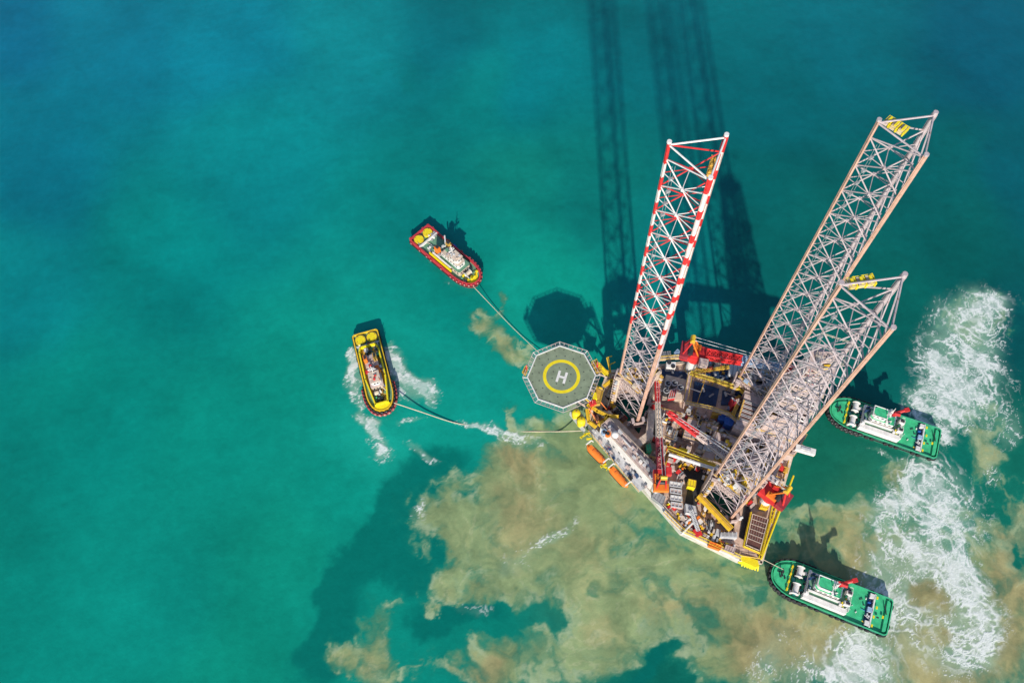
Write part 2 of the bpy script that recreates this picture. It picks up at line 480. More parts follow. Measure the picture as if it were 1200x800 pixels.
# ------------------------------------------------------------------ legs
def leg(key, label, rw, zf):
    c = LEGC[key]
    t = empty('lattice_leg', (c.x, c.y, 0), 0, label, 'rig leg', 'triangular lattice legs standing up through the rig')
    pts = [Vector((6.6*math.cos(a), 6.6*math.sin(a), 0)) for a in LANG]
    ZT = 133.0; ZR = 62 if rw else 999
    def Q(i, z): return pts[i]+Vector((0, 0, z))
    bay = 8.4; zs = [128.3-bay*k for k in range(17)]
    zs = [z for z in zs if z > -4]
    for i in range(3):
        m = MB(); z = -3.0; kk = 0
        while z < ZT:
            z2 = min(ZT, z+(bay*.34 if kk % 2 else bay*.66)) if i != 0 else min(ZT, z+bay*.5); kk += 1; mm = chordm if i != 1 else legsteel
            if z > ZR-3: mm = red if kk % 2 == 0 else white
            if z > ZT-4.3 and rw: mm = red
            m.tube(Q(i, z), Q(i, z2), .4, mm, 9, cap=(z2 >= ZT))
            m.box(pts[i]+Vector((0, 0, (z+z2)/2)), (1.15, .16, z2-z), mm if (mm is not white) else pink, LANG[i]+math.pi/2)
            z = z2
        m.cyl(pts[i].x, pts[i].y, ZT, ZT+.5, .5, white if rw else legsteel, 8)
        m.build('chord', t)
    for i in range(3):
        j = (i+1) % 3; m = MB()
        def mm(z, d):
            if z < ZR: return legsteel
            if i == 0: return red
            if i == 1: return red if d != 2 else white
            return white
        m.tube(Q(i, ZT-.6), Q(j, ZT-.6), .2, white if rw else legsteel, 6)
        zz = [ZT-.6]+zs
        m.tube(Q(i, ZT-.6), Q(j, zs[0]).lerp(Q(i, zs[0]), .0), .17, mm(ZT, 0), 5)
        for a, b in zip(zs, zs[1:]):
            zm = (a+b)/2
            m.tube(Q(i, a), Q(j, b), .155, mm(zm, 1), 6); m.tube(Q(j, a), Q(i, b), .155, mm(zm, 0), 6)
            m.tube(Q(i, zm), Q(j, zm), .10, mm(zm, 2), 5)
            cc = Q(i, zm).lerp(Q(j, zm), .5); jj = Q(j, zm).lerp(Q((i+2) % 3, zm), .5)
            m.tube(cc, jj, .1, mm(zm, 2), 5)
            m.box(cc, (.55, .55, .7), mm(zm, 1), LANG[i])
        m.build('lattice_panel', t)
    return t, pts


legs = {}
legs['A'] = leg('A', 'lattice leg with red and white upper half, nearest the helideck', True, 26)
legs['B'] = leg('B', 'long grey-pink lattice leg whose top reaches farthest up and right, behind another grey leg', False, 14)
legs['C'] = leg('C', 'grey-pink lattice leg nearest the viewer, rising beside the brown hatch grid', False, 26)


def work_platform(key, fr, to, z, w, lab, m1=byellow, m2=cream):
    t, pts = legs[key]; c = LEGC[key]
    a, b = P(*fr, z), P(*to, z); d = b-a; rz = math.atan2(d.y, d.x); L = d.length
    m = MB(); mid = (a+b)/2
    m.box(mid, (L, w, .2), m2, rz)
    for k in (-1, 0, 1):
        p = mid+d*(.36*k); m.box(p+Vector((0, 0, .55)), (L*.3, w*1.0, .95), m2, rz)
        m.box(p+Vector((0, 0, 1.1)), (L*.10, w*.8, .5), m1, rz); m.box(p+d*.13+Vector((0, 0, .6)), (L*.05, w*1.3, 1.1), m1, rz)
    nrm = Vector((-d.y, d.x, 0)).normalized()*(w*.6)
    m.rail([a+nrm, b+nrm, b-nrm, a-nrm, a+nrm], m1, 1.1, 1.3, .07)
    o = m.build('work_platform', t, (c.x, c.y, 0)); o['label'] = lab


work_platform('A', (831, 209), (837, 187), 124, 1.2, 'ochre caged work platform near the top of the red and white leg', ochre, ochre)
work_platform('B', (1037, 143), (1060, 157), 131, 1.7, 'yellow and cream work platform at the leg top')
work_platform('C', (992, 335), (1022, 330), 131, 1.7, 'yellow work platform at the leg top')
for key, z0 in (('A', 10), ('B', 10), ('C', 10)):
    # ladder and cable run up one chord
    t, pts = legs[key]; c = LEGC[key]
    m = MB(); p = pts[0].lerp(pts[2], .17)+Vector((.3, -.2, 0))
    for s_ in (-.3, .3): m.tube(p+Vector((s_, 0, 24)), p+Vector((s_, 0, 128)), .05, grey, 4)
    for k in range(26): m.box(p+Vector((0, 0, 24+4*k)), (.95, .5, .6), grey, .4)
    m.build('ladder', t)


# jacking frames round each leg (rig parts)
def skid(p, L, w, h, rz, pal, r_=rnd):
    """A bit of fixed machinery: a base frame, housings, a drum or pipes."""
    m = MB(); p = Vector(p); B_ = Matrix.Rotation(rz, 3, 'Z')
    m.box(p+Vector((0, 0, .12)), (L, w, .24), r_.choice([grey, brown, pink, ochre]), rz)
    x = -L/2
    while x < L/2-.4:
        l = min(r_.uniform(.6, 1.8), L/2-x); hh = h*r_.uniform(.45, 1); ww = w*r_.uniform(.5, .95)
        c = p+B_ @ Vector((x+l/2, r_.uniform(-.1, .1)*w, .24))
        k = r_.random()
        if k < .55: m.boxz(c.x, c.y, c.z, c.z+hh, l*.86, ww, r_.choice(pal), rz)
        elif k < .75: m.cyl(c.x, c.y, c.z, c.z+hh, min(l, ww)*.45, r_.choice(pal), 10); m.cyl(c.x, c.y, c.z+hh, c.z+hh+.15, min(l, ww)*.25, dark, 8)
        else:
            q = B_ @ Vector((0, ww/2, 0)); m.tube(c-q+Vector((0, 0, hh*.5)), c+q+Vector((0, 0, hh*.5)), min(l*.45, hh*.5), r_.choice(pal), 10)
        x += l
    if r_.random() < .6:
        a = p+B_ @ Vector((-L/2, w*.42, h*.7)); b = p+B_ @ Vector((L/2, w*.42, h*.7)); m.tube(a, b, .12, r_.choice([yellow, white, red, lgrey, ochre]), 5)
    return m


def jack_frame(key, ztop, pal, seed, top=True):
    r_ = random.Random(seed); c = LEGC[key]
    for i, a in enumerate(LANG):
        px, py = c.x+6.6*math.cos(a), c.y+6.6*math.sin(a); m = MB(); zt_ = ztop if i != 2 else min(ztop, 9)
        sd = Vector((-math.sin(a), math.cos(a), 0)); ow = Vector((math.cos(a), math.sin(a), 0)); p0 = Vector((px, py, 0))
        for s_ in (-1, 1):
            q = p0+sd*(1.75*s_)
            m.boxz(q.x, q.y, ZD-1, zt_, 1.6, .9, r_.choice([pink, cream, legsteel]), a)
            for k in range(int((zt_-ZD)/1.9)):
                w = q+ow*.2+sd*(.75*s_); zz = ZD+.9+1.9*k
                m.tube(w+Vector((0, 0, zz)), w+sd*(1.0*s_)+Vector((0, 0, zz)), .5, r_.choice([pink, ochre, lgrey, cream]), 9)
        m.boxz(px+ow.x*1.15, py+ow.y*1.15, ZD, zt_-.4, .5, 3.4, pink, a)
        rpart('jacking_tower', m)
    if not top: return
    # ring platform on top with clutter
    m = MB(); tri = [Vector((c.x+R_*math.cos(a), c.y+R_*math.sin(a), ztop)) for a, R_ in zip(LANG, (8.2, 8.2, 5.2))]
    inn = [Vector((c.x+1.8*math.cos(a), c.y+1.8*math.sin(a), ztop)) for a in LANG]
    for i in range(3):
        j = (i+1) % 3
        q = [tri[i].lerp(tri[j], .1), tri[i].lerp(tri[j], .9), inn[j], inn[i]]
        m.prism([(v.x, v.y) for v in q], ztop-.35+.01*i, ztop+.01*i, pink)
        m.rail(q[:2], yellow, 1.1, 1.5, .07)
    if ztop > 15:
        for dz, f in ((-.6, .97), (-7.5, .8)):
            q = [Vector((c.x, c.y, 0)).lerp(Vector((v.x, v.y, 0)), f) for v in tri]; m.prism([(v.x, v.y) for v in q], ztop+dz-.3, ztop+dz, cream if dz > -1 else pink)
    rpart('guide_platform', m)
    for i in range(3):
        j = (i+1) % 3
        for k in range(6 if ztop > 15 else 4):
            t = (k+.7)/(6.4 if ztop > 15 else 4.4); s_ = r_.uniform(.2, .85)
            p = tri[i].lerp(tri[j], .12+.76*t).lerp(inn[i].lerp(inn[j], t), s_); d = tri[j]-tri[i]
            rpart('machinery_skid', skid(p+Vector((0, 0, .03+.02*k)), r_.uniform(2, 3.6), r_.uniform(1, 2.2), r_.uniform(1, 2.8), math.atan2(d.y, d.x)+r_.choice([0, math.pi/2]), pal, r_))
    for i in range(3):     # stiff walls below the ring
        j = (i+1) % 3
        for k in range(2 if ztop > 20 and i == 0 else 1):
            m = MB()
            z = ztop-2-7*k; a_, b_ = tri[i].lerp(tri[j], .22), tri[i].lerp(tri[j], .78)
            a_ = Vector((a_.x, a_.y, z)); b_ = Vector((b_.x, b_.y, z)); d = b_-a_
            m.truss(a_, b_, 1.2, 2.6, pink, 6, .16, .1)
            rpart('frame_girder', m)


PALJ = [pink, cream, white, lgrey, pink, ochre, grey, yellow, pink]
jack_frame('A', 26, PALJ, 3); jack_frame('C', 24, PALJ, 5); jack_frame('B', 13, [grey, lgrey, navy, pink, lblue], 9)  # rear leg frame in blue-grey: its shade is put into the palette
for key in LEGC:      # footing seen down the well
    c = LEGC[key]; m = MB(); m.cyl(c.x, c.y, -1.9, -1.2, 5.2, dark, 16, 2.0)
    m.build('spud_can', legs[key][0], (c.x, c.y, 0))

# box girders round the bow leg well
mb = MB()
for z, q in ((10.5, [(713, 485), (747, 520), (761, 509), (764, 484)]),):
    q = [P(u, v, z) for u, v in q]
    for i, (a, b) in enumerate(zip(q, q[1:])):
        d = b-a; mb.box(((a+b)/2).to_3d()+Vector((0, 0, -2.7+.01*i)), (d.length+2.0, 2.3, 5.4), cream, math.atan2(d.y, d.x))
rpart('box_girder', mb)

# ------------------------------------------------------------------ derrick, drill floor and cantilever
DC = P(966, 422, 58); DC = Vector((DC.x, DC.y, 0))
mb = MB()
ca = DC-AX.to_3d()*12; cb = DC+AX.to_3d()*7
for s_ in (-6.5, 6.5):
    for a, b in ((DC-AX.to_3d()*13+NX.to_3d()*s_, DC+AX.to_3d()*6+NX.to_3d()*s_),):
        d = b-a; mb.box((a+b)/2+Vector((0, 0, 9)), (d.length, 1.4, 5.5), pink, RZ)
mb.box(DC-AX.to_3d()*3.4+Vector((0, 0, 11.9)), (18.6, 11.8, .3), pink, RZ)
cant = rpart('cantilever', mb)
mb = MB(); mb.box(DC+Vector((0, 0, 15.2)), (13, 14, .5), cream, RZ)
for sx in (-1, 1):
    for sy in (-1, 1): mb.boxz(DC.x+AX.x*5.5*sx+NX.x*6*sy, DC.y+AX.y*5.5*sx+NX.y*6*sy, 12, 15, 1, 1, pink, RZ)
q = [DC+AX.to_3d()*(6.4*sx)+NX.to_3d()*(6.9*sy)+Vector((0, 0, 15.45)) for sx, sy in ((-1, -1), (1, -1), (1, 1), (-1, 1))]
mb.rail(q+[q[0]], yellow, 1.1, 1.6, .08)
floor = rpart('drill_floor', mb)
r_ = random.Random(4)
for k in range(22):
    p = DC+AX.to_3d()*r_.uniform(-5.5, 5.5)+NX.to_3d()*r_.uniform(-6, 6)+Vector((0, 0, 15.46))
    rpart('machinery_skid', skid(p, r_.uniform(1.5, 3.5), r_.uniform(1, 2), r_.uniform(1, 3.5), RZ+r_.choice([0, math.pi/2]), [pink, cream, lgrey, white, yellow, grey, dark, pink], r_))
mb = MB(); z0, z1 = 15.5, 57
def dq(z):
    t = (z-z0)/(z1-z0); w = 6.0*(1-t)+3.2*t
    return [DC+AX.to_3d()*(w*sx)+NX.to_3d()*(w*sy)+Vector((0, 0, z)) for sx, sy in ((-1, -1), (1, -1), (1, 1), (-1, 1))]
zl = np.linspace(z0, z1, 17)
for i in range(16):
    a, b = dq(zl[i]), dq(zl[i+1])
    for k in range(4):
        l = (k+1) % 4; md = [legsteel, white, pink, cream][(i+k) % 4]
        mb.tube(a[k], b[k], .3, legsteel, 6); mb.tube(a[k], a[l], .16, legsteel, 5)
        mb.tube(a[k], b[l], .15, md, 5); mb.tube(a[l], b[k], .15, md, 5)
        mb.tube((a[k]+a[l])/2, (b[k]+b[l])/2, .1, legsteel, 4)
derr = rpart('derrick', mb)
for k in range(4):
    a, b = dq(16)[k], dq(16)[(k+1) % 4]; a2, b2 = dq(27)[k], dq(27)[(k+1) % 4]; d = (b-a).normalized(); ow = Vector((d.y, -d.x, 0))*.35
    m = MB(); q8 = [v+o_ for o_ in (ow, ow*1.35) for v in (a+d*.5, b-d*.5, b2-d*.5, a2+d*.5)]
    m.add(q8, [(0, 1, 2, 3), (7, 6, 5, 4), (0, 4, 5, 1), (1, 5, 6, 2), (2, 6, 7, 3), (3, 7, 4, 0)], [pink, cream, pink, lgrey][k])
    for j in range(7): t = (j+.5)/7; m.tube(a.lerp(b, t)+ow*1.5, a2.lerp(b2, t)+ow*1.5, .1, legsteel, 4)
    rpart('wind_wall', m, derr)
mb = MB()
tq = dq(z1)
mb.prism([(v.x, v.y) for v in [DC+(v-DC)*1.15 for v in tq]], z1, z1+.3, pink)
mb.rail([DC+(v-DC)*1.12+Vector((0, 0, .3-6.2*0)) for v in tq]+[DC+(tq[0]-DC)*1.12+Vector((0, 0, .3))], cream, 1.1, 1.2, .08)
rpart('crown_platform', mb, derr); mb = MB()
for k in (-1, 1): mb.tube(DC+Vector((k*1.2, -1, z1+1.2)), DC+Vector((k*1.2, 1, z1+1.2)), 1.0, grey, 12)
mb.box(DC+Vector((0, 1.8, z1+1)), (4, .8, 1.6), pink); mb.box(DC+Vector((.5, -2, z1+.9)), (2, .9, 1.1), yellow)
mb.truss(DC+Vector((-2, 0, z1+2.6)), DC+Vector((2.4, 0, z1+2.6)), 2.4, 1.6, pink, 3, .12, .08)
rpart('crown_block', mb, derr)
mb = MB()
for z in (25, 35, 45):
    mb = MB()
    qq = dq(z); mb.rail([DC+Vector((0, 0, 0))+(v-DC)*1.14-Vector((0, 0, 0.14*z)) for v in qq+[qq[0]]], cream, 1.1, 1.3, .07)
    for k in range(4):
        a, b = qq[k], qq[(k+1) % 4]; a = Vector((DC.x+(a.x-DC.x)*1.08, DC.y+(a.y-DC.y)*1.08, z+.1)); b = Vector((DC.x+(b.x-DC.x)*1.08, DC.y+(b.y-DC.y)*1.08, z+.1))
        if k != 3 or z == 36: d = b-a; mb.box((a+b)/2+Vector((0, 0, .01*k)), (d.length, 1.0, .12), [pink, cream, lgrey, ochre][k], math.atan2(d.y, d.x))
    for k in range(5): mb.box(DC+Vector((r_.uniform(-3, 3), r_.uniform(-3, 3), z+r_.uniform(0, 2))), (r_.uniform(.6, 2), r_.uniform(.5, 1.5), r_.uniform(.6, 1.8)), r_.choice([pink, lgrey, cream, grey, yellow]), RZ)
    rpart('monkey_board', mb, derr)
mb = MB()
for k in range(16): mb.tube(DC+Vector((-2.4+.3*(k % 8), 1.2+.4*(k//8), 15.6)), DC+Vector((-2.6+.34*(k % 8), 1.6+.4*(k//8), 45)), .11, [legsteel, grey, cream][k % 3], 5)
mb.box(DC+Vector((.3, -.4, 30)), (1.5, 1.2, 5), ochre); mb.tube(DC+Vector((.3, -.4, 32)), DC+Vector((.3, -.4, z1)), .12, dark, 4)
rpart('drill_string', mb, derr)
# white tank slung out at the stern
a, b = P(932, 524, 12), P(955, 530.5, 12)
mb = MB(); d = b-a; mb.box((a+b)/2, (d.length, 1.9, 1.8), white, math.atan2(d.y, d.x)); mb.box((a+b)/2+Vector((0, 0, 1)), (d.length*.5, .8, .3), lgrey, math.atan2(d.y, d.x))
mb.tube(a+Vector((0, 0, -.6)), R3(50, 0, 9), .2, pink, 5); mb.tube(b+Vector((-.5, .3, -.6)), R3(54, 8, 6), .2, pink, 5)
solo('white_tank', mb, 'long white box tank sticking out over the stern edge beside the grey legs', 'tank', ((a+b)/2).xy.to_3d()+Vector((0, 0, 11.1)))

# ------------------------------------------------------------------ cranes
def crane(body, tip, zb, label, mfun, boomn, w0, cabm, k_=1.0):
    c = P(*body, zb); tp = P(*tip, zb+1.5); c = Vector((c.x, c.y, 0)); d = Vector((tp.x-c.x, tp.y-c.y, 0)); L = d.length; rz = math.atan2(d.y, d.x)
    t = empty('pedestal_crane', (c.x, c.y, ZD), rz, label, 'crane', 'red pedestal cranes of the rig')
    zb -= ZD; L = L/k_; zb = zb/k_; t.scale = (k_, k_, k_)
    m = MB(); m.cyl(0, 0, 0, zb-2.4, 1.35, white, 16); m.cyl(0, 0, zb-3, zb-2.2, 2.1, red, 18); m.torus((0, 0, 1), 1.36, .15, yellow, None, 16, 5); m.build('pedestal', t)
    m = MB(); m.box((-.5, 0, zb-1), (6.4, 4.2, 2.2), red); m.box((-3.1, 0, zb-.2), (2.2, 4.6, 2.0), dred if cabm is red else cabm)
    m.box((-.3, 1.3, zb+.6), (2.6, 1.2, 1.2), orange); m.box((-.3, -1.2, zb+.5), (2.2, 1.1, .9), red)
    m.tube((-1.6, -1.6, zb+.9), (-1.6, 1.6, zb+.9), .7, dark, 10); m.build('slewing_house', t)
    m = MB(); m.box((2.2, -2.6, zb-.3), (2.4, 1.7, 2.3), pink if cabm is red else red); m.box((2.3, -2.6, zb+.2), (2.46, 1.4, .9), glass); m.build('cab', t)
    m = MB()
    for s_ in (-1, 1):
        m.tube((.9, 1.5*s_, zb), (-2.0, .7*s_, zb+6.5), .24, orange, 6); m.tube((-3.6, 1.5*s_, zb), (-2.0, .7*s_, zb+6.5), .24, red, 6)
    m.box((-2, 0, zb+6.6), (1.3, 2.0, .8), ochre); m.tube((-2, -.9, zb+7.1), (-2, .9, zb+7.1), .5, yellow, 10); m.build('gantry', t)
    m = MB(); m.truss((2.6, 0, zb+.2), (L, 0, zb+1.5), w0, w0*.9, red, boomn, .24, .15, w0*.5, mfun)
    m.box((L, 0, zb+1.5), (1.3, w0*.6, .9), red); m.build('boom', t)
    m = MB()
    for s_ in (-.5, .5): m.tube((-2, s_, zb+7.3), (L*.93, s_*.6, zb+2.2), .07, lgrey, 4)
    m.tube((L+.3, 0, zb+1.2), (L+.3, 0, zb-2.5), .06, dark, 4); m.box((L+.3, 0, zb-3), (.5, .5, .9), yellow); m.build('hoist_wire', t)
    return t


crane((816, 413), (955, 438), 19, 'red crane on the far deck edge, its boom reaching right behind the grey legs', lambda t: red if t < .32 or t > .72 else lblue, 18, 2.2, red, 1.25)  # mid boom pale blue: its shade is put into the colour
crane((774, 560), (769, 431), 19, 'red crane at the end of the white accommodation block, dark boom across the deck', lambda t: dred if t < .3 else (cream if t < .66 else red), 20, 1.9, orange)
crane((906, 577), (785, 485), 17, 'red crane beside the brown hatch grid, boom pointing back across the deck', lambda t: pink if t < .68 else red, 20, 1.8, red, 1.25)

# ------------------------------------------------------------------ deck fittings that are part of the rig
def walk(px, z, w, m1, m2, name='catwalk'):
    q = [P(u, v, z) for u, v in px]; m = MB()
    for i, (a, b) in enumerate(zip(q, q[1:])):
        d = b-a; m.box((a+b)/2+Vector((0, 0, .012*i)), (d.length+w*.3, w, .3), m1, math.atan2(d.y, d.x)); nn = Vector((-d.y, d.x, 0)).normalized()*(w/2-.08)
        m.rail([a+nn, b+nn], m2, 1.1, 1.7, .09); m.rail([a-nn, b-nn], m2, 1.1, 1.7, .09)
        for k in range(int(d.length/5)+1):
            p = a.lerp(b, min(1, k*5/d.length)); m.tube(Vector((p.x, p.y, ZD)), p, .15, m1, 5)
    rpart(name, m)


walk([(809, 438), (837, 446), (866, 456)], 9, 1.3, ochre, byellow)
walk([(866, 455), (885, 474)], 9, 1.2, ochre, byellow)
walk([(770, 421), (806, 418), (812, 430)], 8, 1.3, cream, yellow)
walk([(809, 438), (803, 470)], 9, 1.4, pink, yellow)
walk([(811, 437), (854, 431)], 8, .9, ochre, yellow)
walk([(783, 525), (846, 549)], 11, 1.2, ochre, byellow)
walk([(803, 472), (830, 478), (855, 486), (870, 500)], 10, 1.0, pink, yellow)
walk([(858, 488), (866, 470)], 10, 1.2, ochre, ochre)
walk([(800, 622), (825, 633), (868, 653)], 6, 1.0, cream, byellow)
walk([(778, 600), (799, 621)], 6, 1.0, white, yellow)
mb = MB(); mb.tube(P(784, 532, 12), P(846, 552, 12), .6, white, 10); mb.tube(P(784, 528, 11), P(846, 548, 11), .25, yellow, 8); rpart('vent_header', mb)
# yellow skid beam beside the near leg
mb = MB(); a, b = P(819, 580, 10), P(857, 620, 10); d = b-a; mb.box((a+b)/2, (d.length, 1.7, 1.6), yellow, math.atan2(d.y, d.x)); mb.box((a+b)/2+Vector((0, 0, .9)), (d.length, .7, .25), ochre, math.atan2(d.y, d.x))
for t in (.1, .4, .7, .95): p = a.lerp(b, t); mb.boxz(p.x, p.y, ZD, 9.3, .8, .8, ochre, .8)
rpart('skid_beam', mb)
# deck pans with the shade lying on them painted in as navy
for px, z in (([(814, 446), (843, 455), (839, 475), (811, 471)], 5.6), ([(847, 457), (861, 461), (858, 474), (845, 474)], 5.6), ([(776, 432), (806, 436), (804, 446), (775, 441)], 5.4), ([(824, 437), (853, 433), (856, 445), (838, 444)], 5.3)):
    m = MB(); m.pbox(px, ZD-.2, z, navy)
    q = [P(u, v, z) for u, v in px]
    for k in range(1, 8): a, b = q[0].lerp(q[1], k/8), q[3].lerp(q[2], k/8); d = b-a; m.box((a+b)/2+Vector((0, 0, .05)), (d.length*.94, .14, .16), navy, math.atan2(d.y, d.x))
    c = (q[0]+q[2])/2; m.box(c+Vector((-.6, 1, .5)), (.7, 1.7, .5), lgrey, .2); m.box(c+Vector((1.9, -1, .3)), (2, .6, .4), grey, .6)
    rpart('shade_blue_deck_pan', m)
# flat dark slab painting in a recess's shade before the near leg
mb = MB(); mb.pbox([(794, 541), (842, 556), (820, 583), (812, 603), (800, 600), (806, 573)], ZD-.2, 5.3, dark); rpart('pit_shade_slab', mb)
# long flat dark strip right of the near leg, a well's shade as colour
mb = MB(); mb.pbox([(872, 592), (880, 594), (874, 633), (866, 629)], ZD-.2, 5.25, dark); rpart('well_shade_strip', mb)
# scatter of fixed machinery over the deck
def inside(pt, poly):
    x, y = pt; c = False; j = len(poly)-1
    for i in range(len(poly)):
        if (poly[i][1] > y) != (poly[j][1] > y) and x < (poly[j][0]-poly[i][0])*(y-poly[i][1])/(poly[j][1]-poly[i][1])+poly[i][0]: c = not c
        j = i
    return c


RESERVED = []                                  # (x, y, r)
def keep(u, v, z, r): p = P(u, v, z); RESERVED.append((p.x, p.y, r))


for a in ((720, 494, 3), (727, 502, 3), (734, 509, 3), (741, 516, 3), (748, 520, 3.4), (756, 514, 3), (762, 500, 3), (787, 455, 8), (829, 460, 9), (886, 624, 9), (812, 565, 4), (792, 580, 7), (852, 492, 4), (862, 435, 4), (786, 427, 3.5), (833, 613, 3), (855, 627, 3.5), (818, 623, 3), (758, 525, 3), (808, 594, 3), (812, 602, 3)): keep(a[0], a[1], 6, a[2])
for o in ((816, 413, 19), (774, 560, 19), (906, 577, 17)): keep(*o, 3.2)
hin = shrink(hull_out, .94); accq = [tuple(P(u, v, 13)[:2]) for u, v in RW]; accq = shrink(accq, 1.12)
r_ = random.Random(21); cnt = 0; placed = []
tries = 0
while cnt < 250 and tries < 20000:
    tries += 1
    a, nn = r_.uniform(-11, 53), r_.uniform(-36, 34); p = R3(a, nn); xy = (p.x, p.y)
    if not inside(xy, hin) or inside(xy, accq): continue
    if any(inside(xy, shrink(w, 1.08)) for w in wells): continue
    if any((p.x-x)**2+(p.y-y)**2 < r*r for x, y, r in RESERVED): continue
    if any((p.x-x)**2+(p.y-y)**2 < 3.5 for x, y in placed): continue
    placed.append(xy); cnt += 1
    far = nn > 8 and a < 34
    pal = CLUT if not far else [grey, lgrey, navy, pink, dark, ochre, lblue, cream]  # far side in blue-grey: the shade there is put into the colours
    if 10 < a < 46 and -14 < nn < 10: pal = [pink, cream, white, lgrey, pink, cream, yellow, ochre, brown, red, pink]
    nm = ('machinery_skid', 'pump_unit', 'deck_equipment', 'ventilator')[cnt % 4]
    rpart(nm, skid(p, r_.uniform(2, 4.8), r_.uniform(1.2, 2.6), r_.uniform(.8, 3.0), RZ+r_.choice([0, math.pi/2, ea-RZ]), pal, r_))
for k in range(46):
    a, nn = r_.uniform(-8, 50), r_.uniform(-30, 30); p = R3(a, nn, ZD+r_.uniform(.6, 3)); L = r_.uniform(4, 12); d = (AX if r_.random() < .5 else NX).to_3d()
    b = p+d*L
    if not (inside((p.x, p.y), hin) and inside((b.x, b.y), hin)) or any(inside((s.x, s.y), w) for w in wells for s in (p, b, (p+b)/2)): continue
    m = MB(); rr = r_.uniform(.1, .26); mm = r_.choice([pink, lgrey, white, yellow, cream, red, ochre, grey])
    m.tube(p, b, rr, mm, 7); q = b+(NX.to_3d() if d == AX.to_3d() else AX.to_3d())*r_.uniform(-3, 3); m.tube(b, q, rr, mm, 7); m.tube(q, Vector((q.x, q.y, ZD)), rr, mm, 7); m.tube(p, Vector((p.x, p.y, ZD)), rr, mm, 7)
    rpart('pipe_run', m)
for k in range(44):
    t = r_.random(); i = 0 if k < 20 else 1; a = Vector((*ins[i], 0)); b = Vector((*ins[i+1], 0)); p = a.lerp(b, .45+.55*t if i == 0 else t); iw = (R3(25, -5, 0)-p).normalized(); p = p+iw*r_.uniform(.8, 3.2)
    d = b-a; m = skid(Vector((p.x, p.y, ZD+.02+.003*k)), r_.uniform(.9, 2.2), r_.uniform(.6, 1.2), r_.uniform(.5, 1.5), math.atan2(d.y, d.x), [orange, pink, white, byellow, cream, red, lgrey, yellow], r_)
    rpart('edge_fitting', m)
# mud and process modules under the legs' shadow: raised decks amidships
for px, z, m1 in (([(838, 505), (880, 520), (862, 548), (822, 536)], 9, pink), ([(772, 478), (800, 486), (788, 516), (768, 508)], 8.5, cream), ([(806, 490), (842, 500), (834, 522), (800, 512)], 8, pink), ([(880, 530), (915, 545), (900, 575), (868, 560)], 9, pink), ([(905, 500), (945, 510), (930, 535), (895, 525)], 10, pink)):
    m = MB(); m.pbox(px, ZD, z, m1, deckm if m1 is cream else m1); q = [P(u, v, z) for u, v in px]; m.rail(q+[q[0]], ochre, 1.1, 1.8, .07)
    rpart('process_module', m)
    for k in range(9):
        t, s_ = r_.uniform(.12, .88), r_.uniform(.12, .88); p = q[0].lerp(q[1], t).lerp(q[3].lerp(q[2], t), s_)
        rpart('module_equipment', skid(p, r_.uniform(1.6, 3.6), r_.uniform(1, 2), r_.uniform(.8, 2.6), RZ+r_.choice([0, math.pi/2]), [pink, cream, white, lgrey, pink, grey, dark, yellow, brown], r_))

# ------------------------------------------------------------------ loose things standing on the deck
def put(name, px, z0, z1, m, label, cat, group=None, extra=None, mtop=None):
    mb = MB(); mb.pbox(px, z0, z1, m, mtop); q = [P(u, v, z1) for u, v in px]
    if extra: extra(mb, q, z1)
    c = sum(q, Vector())/len(q)
    return solo(name, mb, label, cat, (c.x, c.y, z0), group)


def ribs(nr, m, h=.12, w=.14):
    def f(mb, q, z):
        for k in range(nr+1):
            a, b = q[0].lerp(q[1], k/nr), q[3].lerp(q[2], k/nr); d = b-a
            mb.box((a+b)/2+Vector((0, 0, h/2)), (d.length, w, h), m, math.atan2(d.y, d.x))
        for a, b in ((q[0], q[1]), (q[3], q[2])):
            d = b-a; mb.box((a+b)/2+Vector((0, 0, h/2+.01)), (d.length, w, h), m, math.atan2(d.y, d.x))
    return f


def hatchgrid(mb, q, z):
    for k in range(6):
        t = k*.157; a, b = q[0].lerp(q[3], t), q[1].lerp(q[2], t); d = b-a; mb.box((a+b)/2+Vector((0, 0, .1)), (d.length, .15, .14), cream, math.atan2(d.y, d.x))
    for k in range(7):
        a, b = q[0].lerp(q[1], k/6), q[3].lerp(q[2], k/6); b = a.lerp(b, .785); d = b-a; mb.box((a+b)/2+Vector((0, 0, .06)), (d.length, .07, .05), pink, math.atan2(d.y, d.x))
    for k in range(9):
        t = .04+k*.083; a, b = q[0].lerp(q[3], t), q[1].lerp(q[2], t); d = b-a; mb.box((a+b)/2+Vector((0, 0, .04)), (d.length, .08, .05), brown, math.atan2(d.y, d.x))
    for a, b in ((q[0], q[3]), (q[1], q[2]), (q[3], q[2])):
        d = b-a; mb.box((a+b)/2+Vector((0, 0, .1)), (d.length, .24, .26), cream, math.atan2(d.y, d.x))


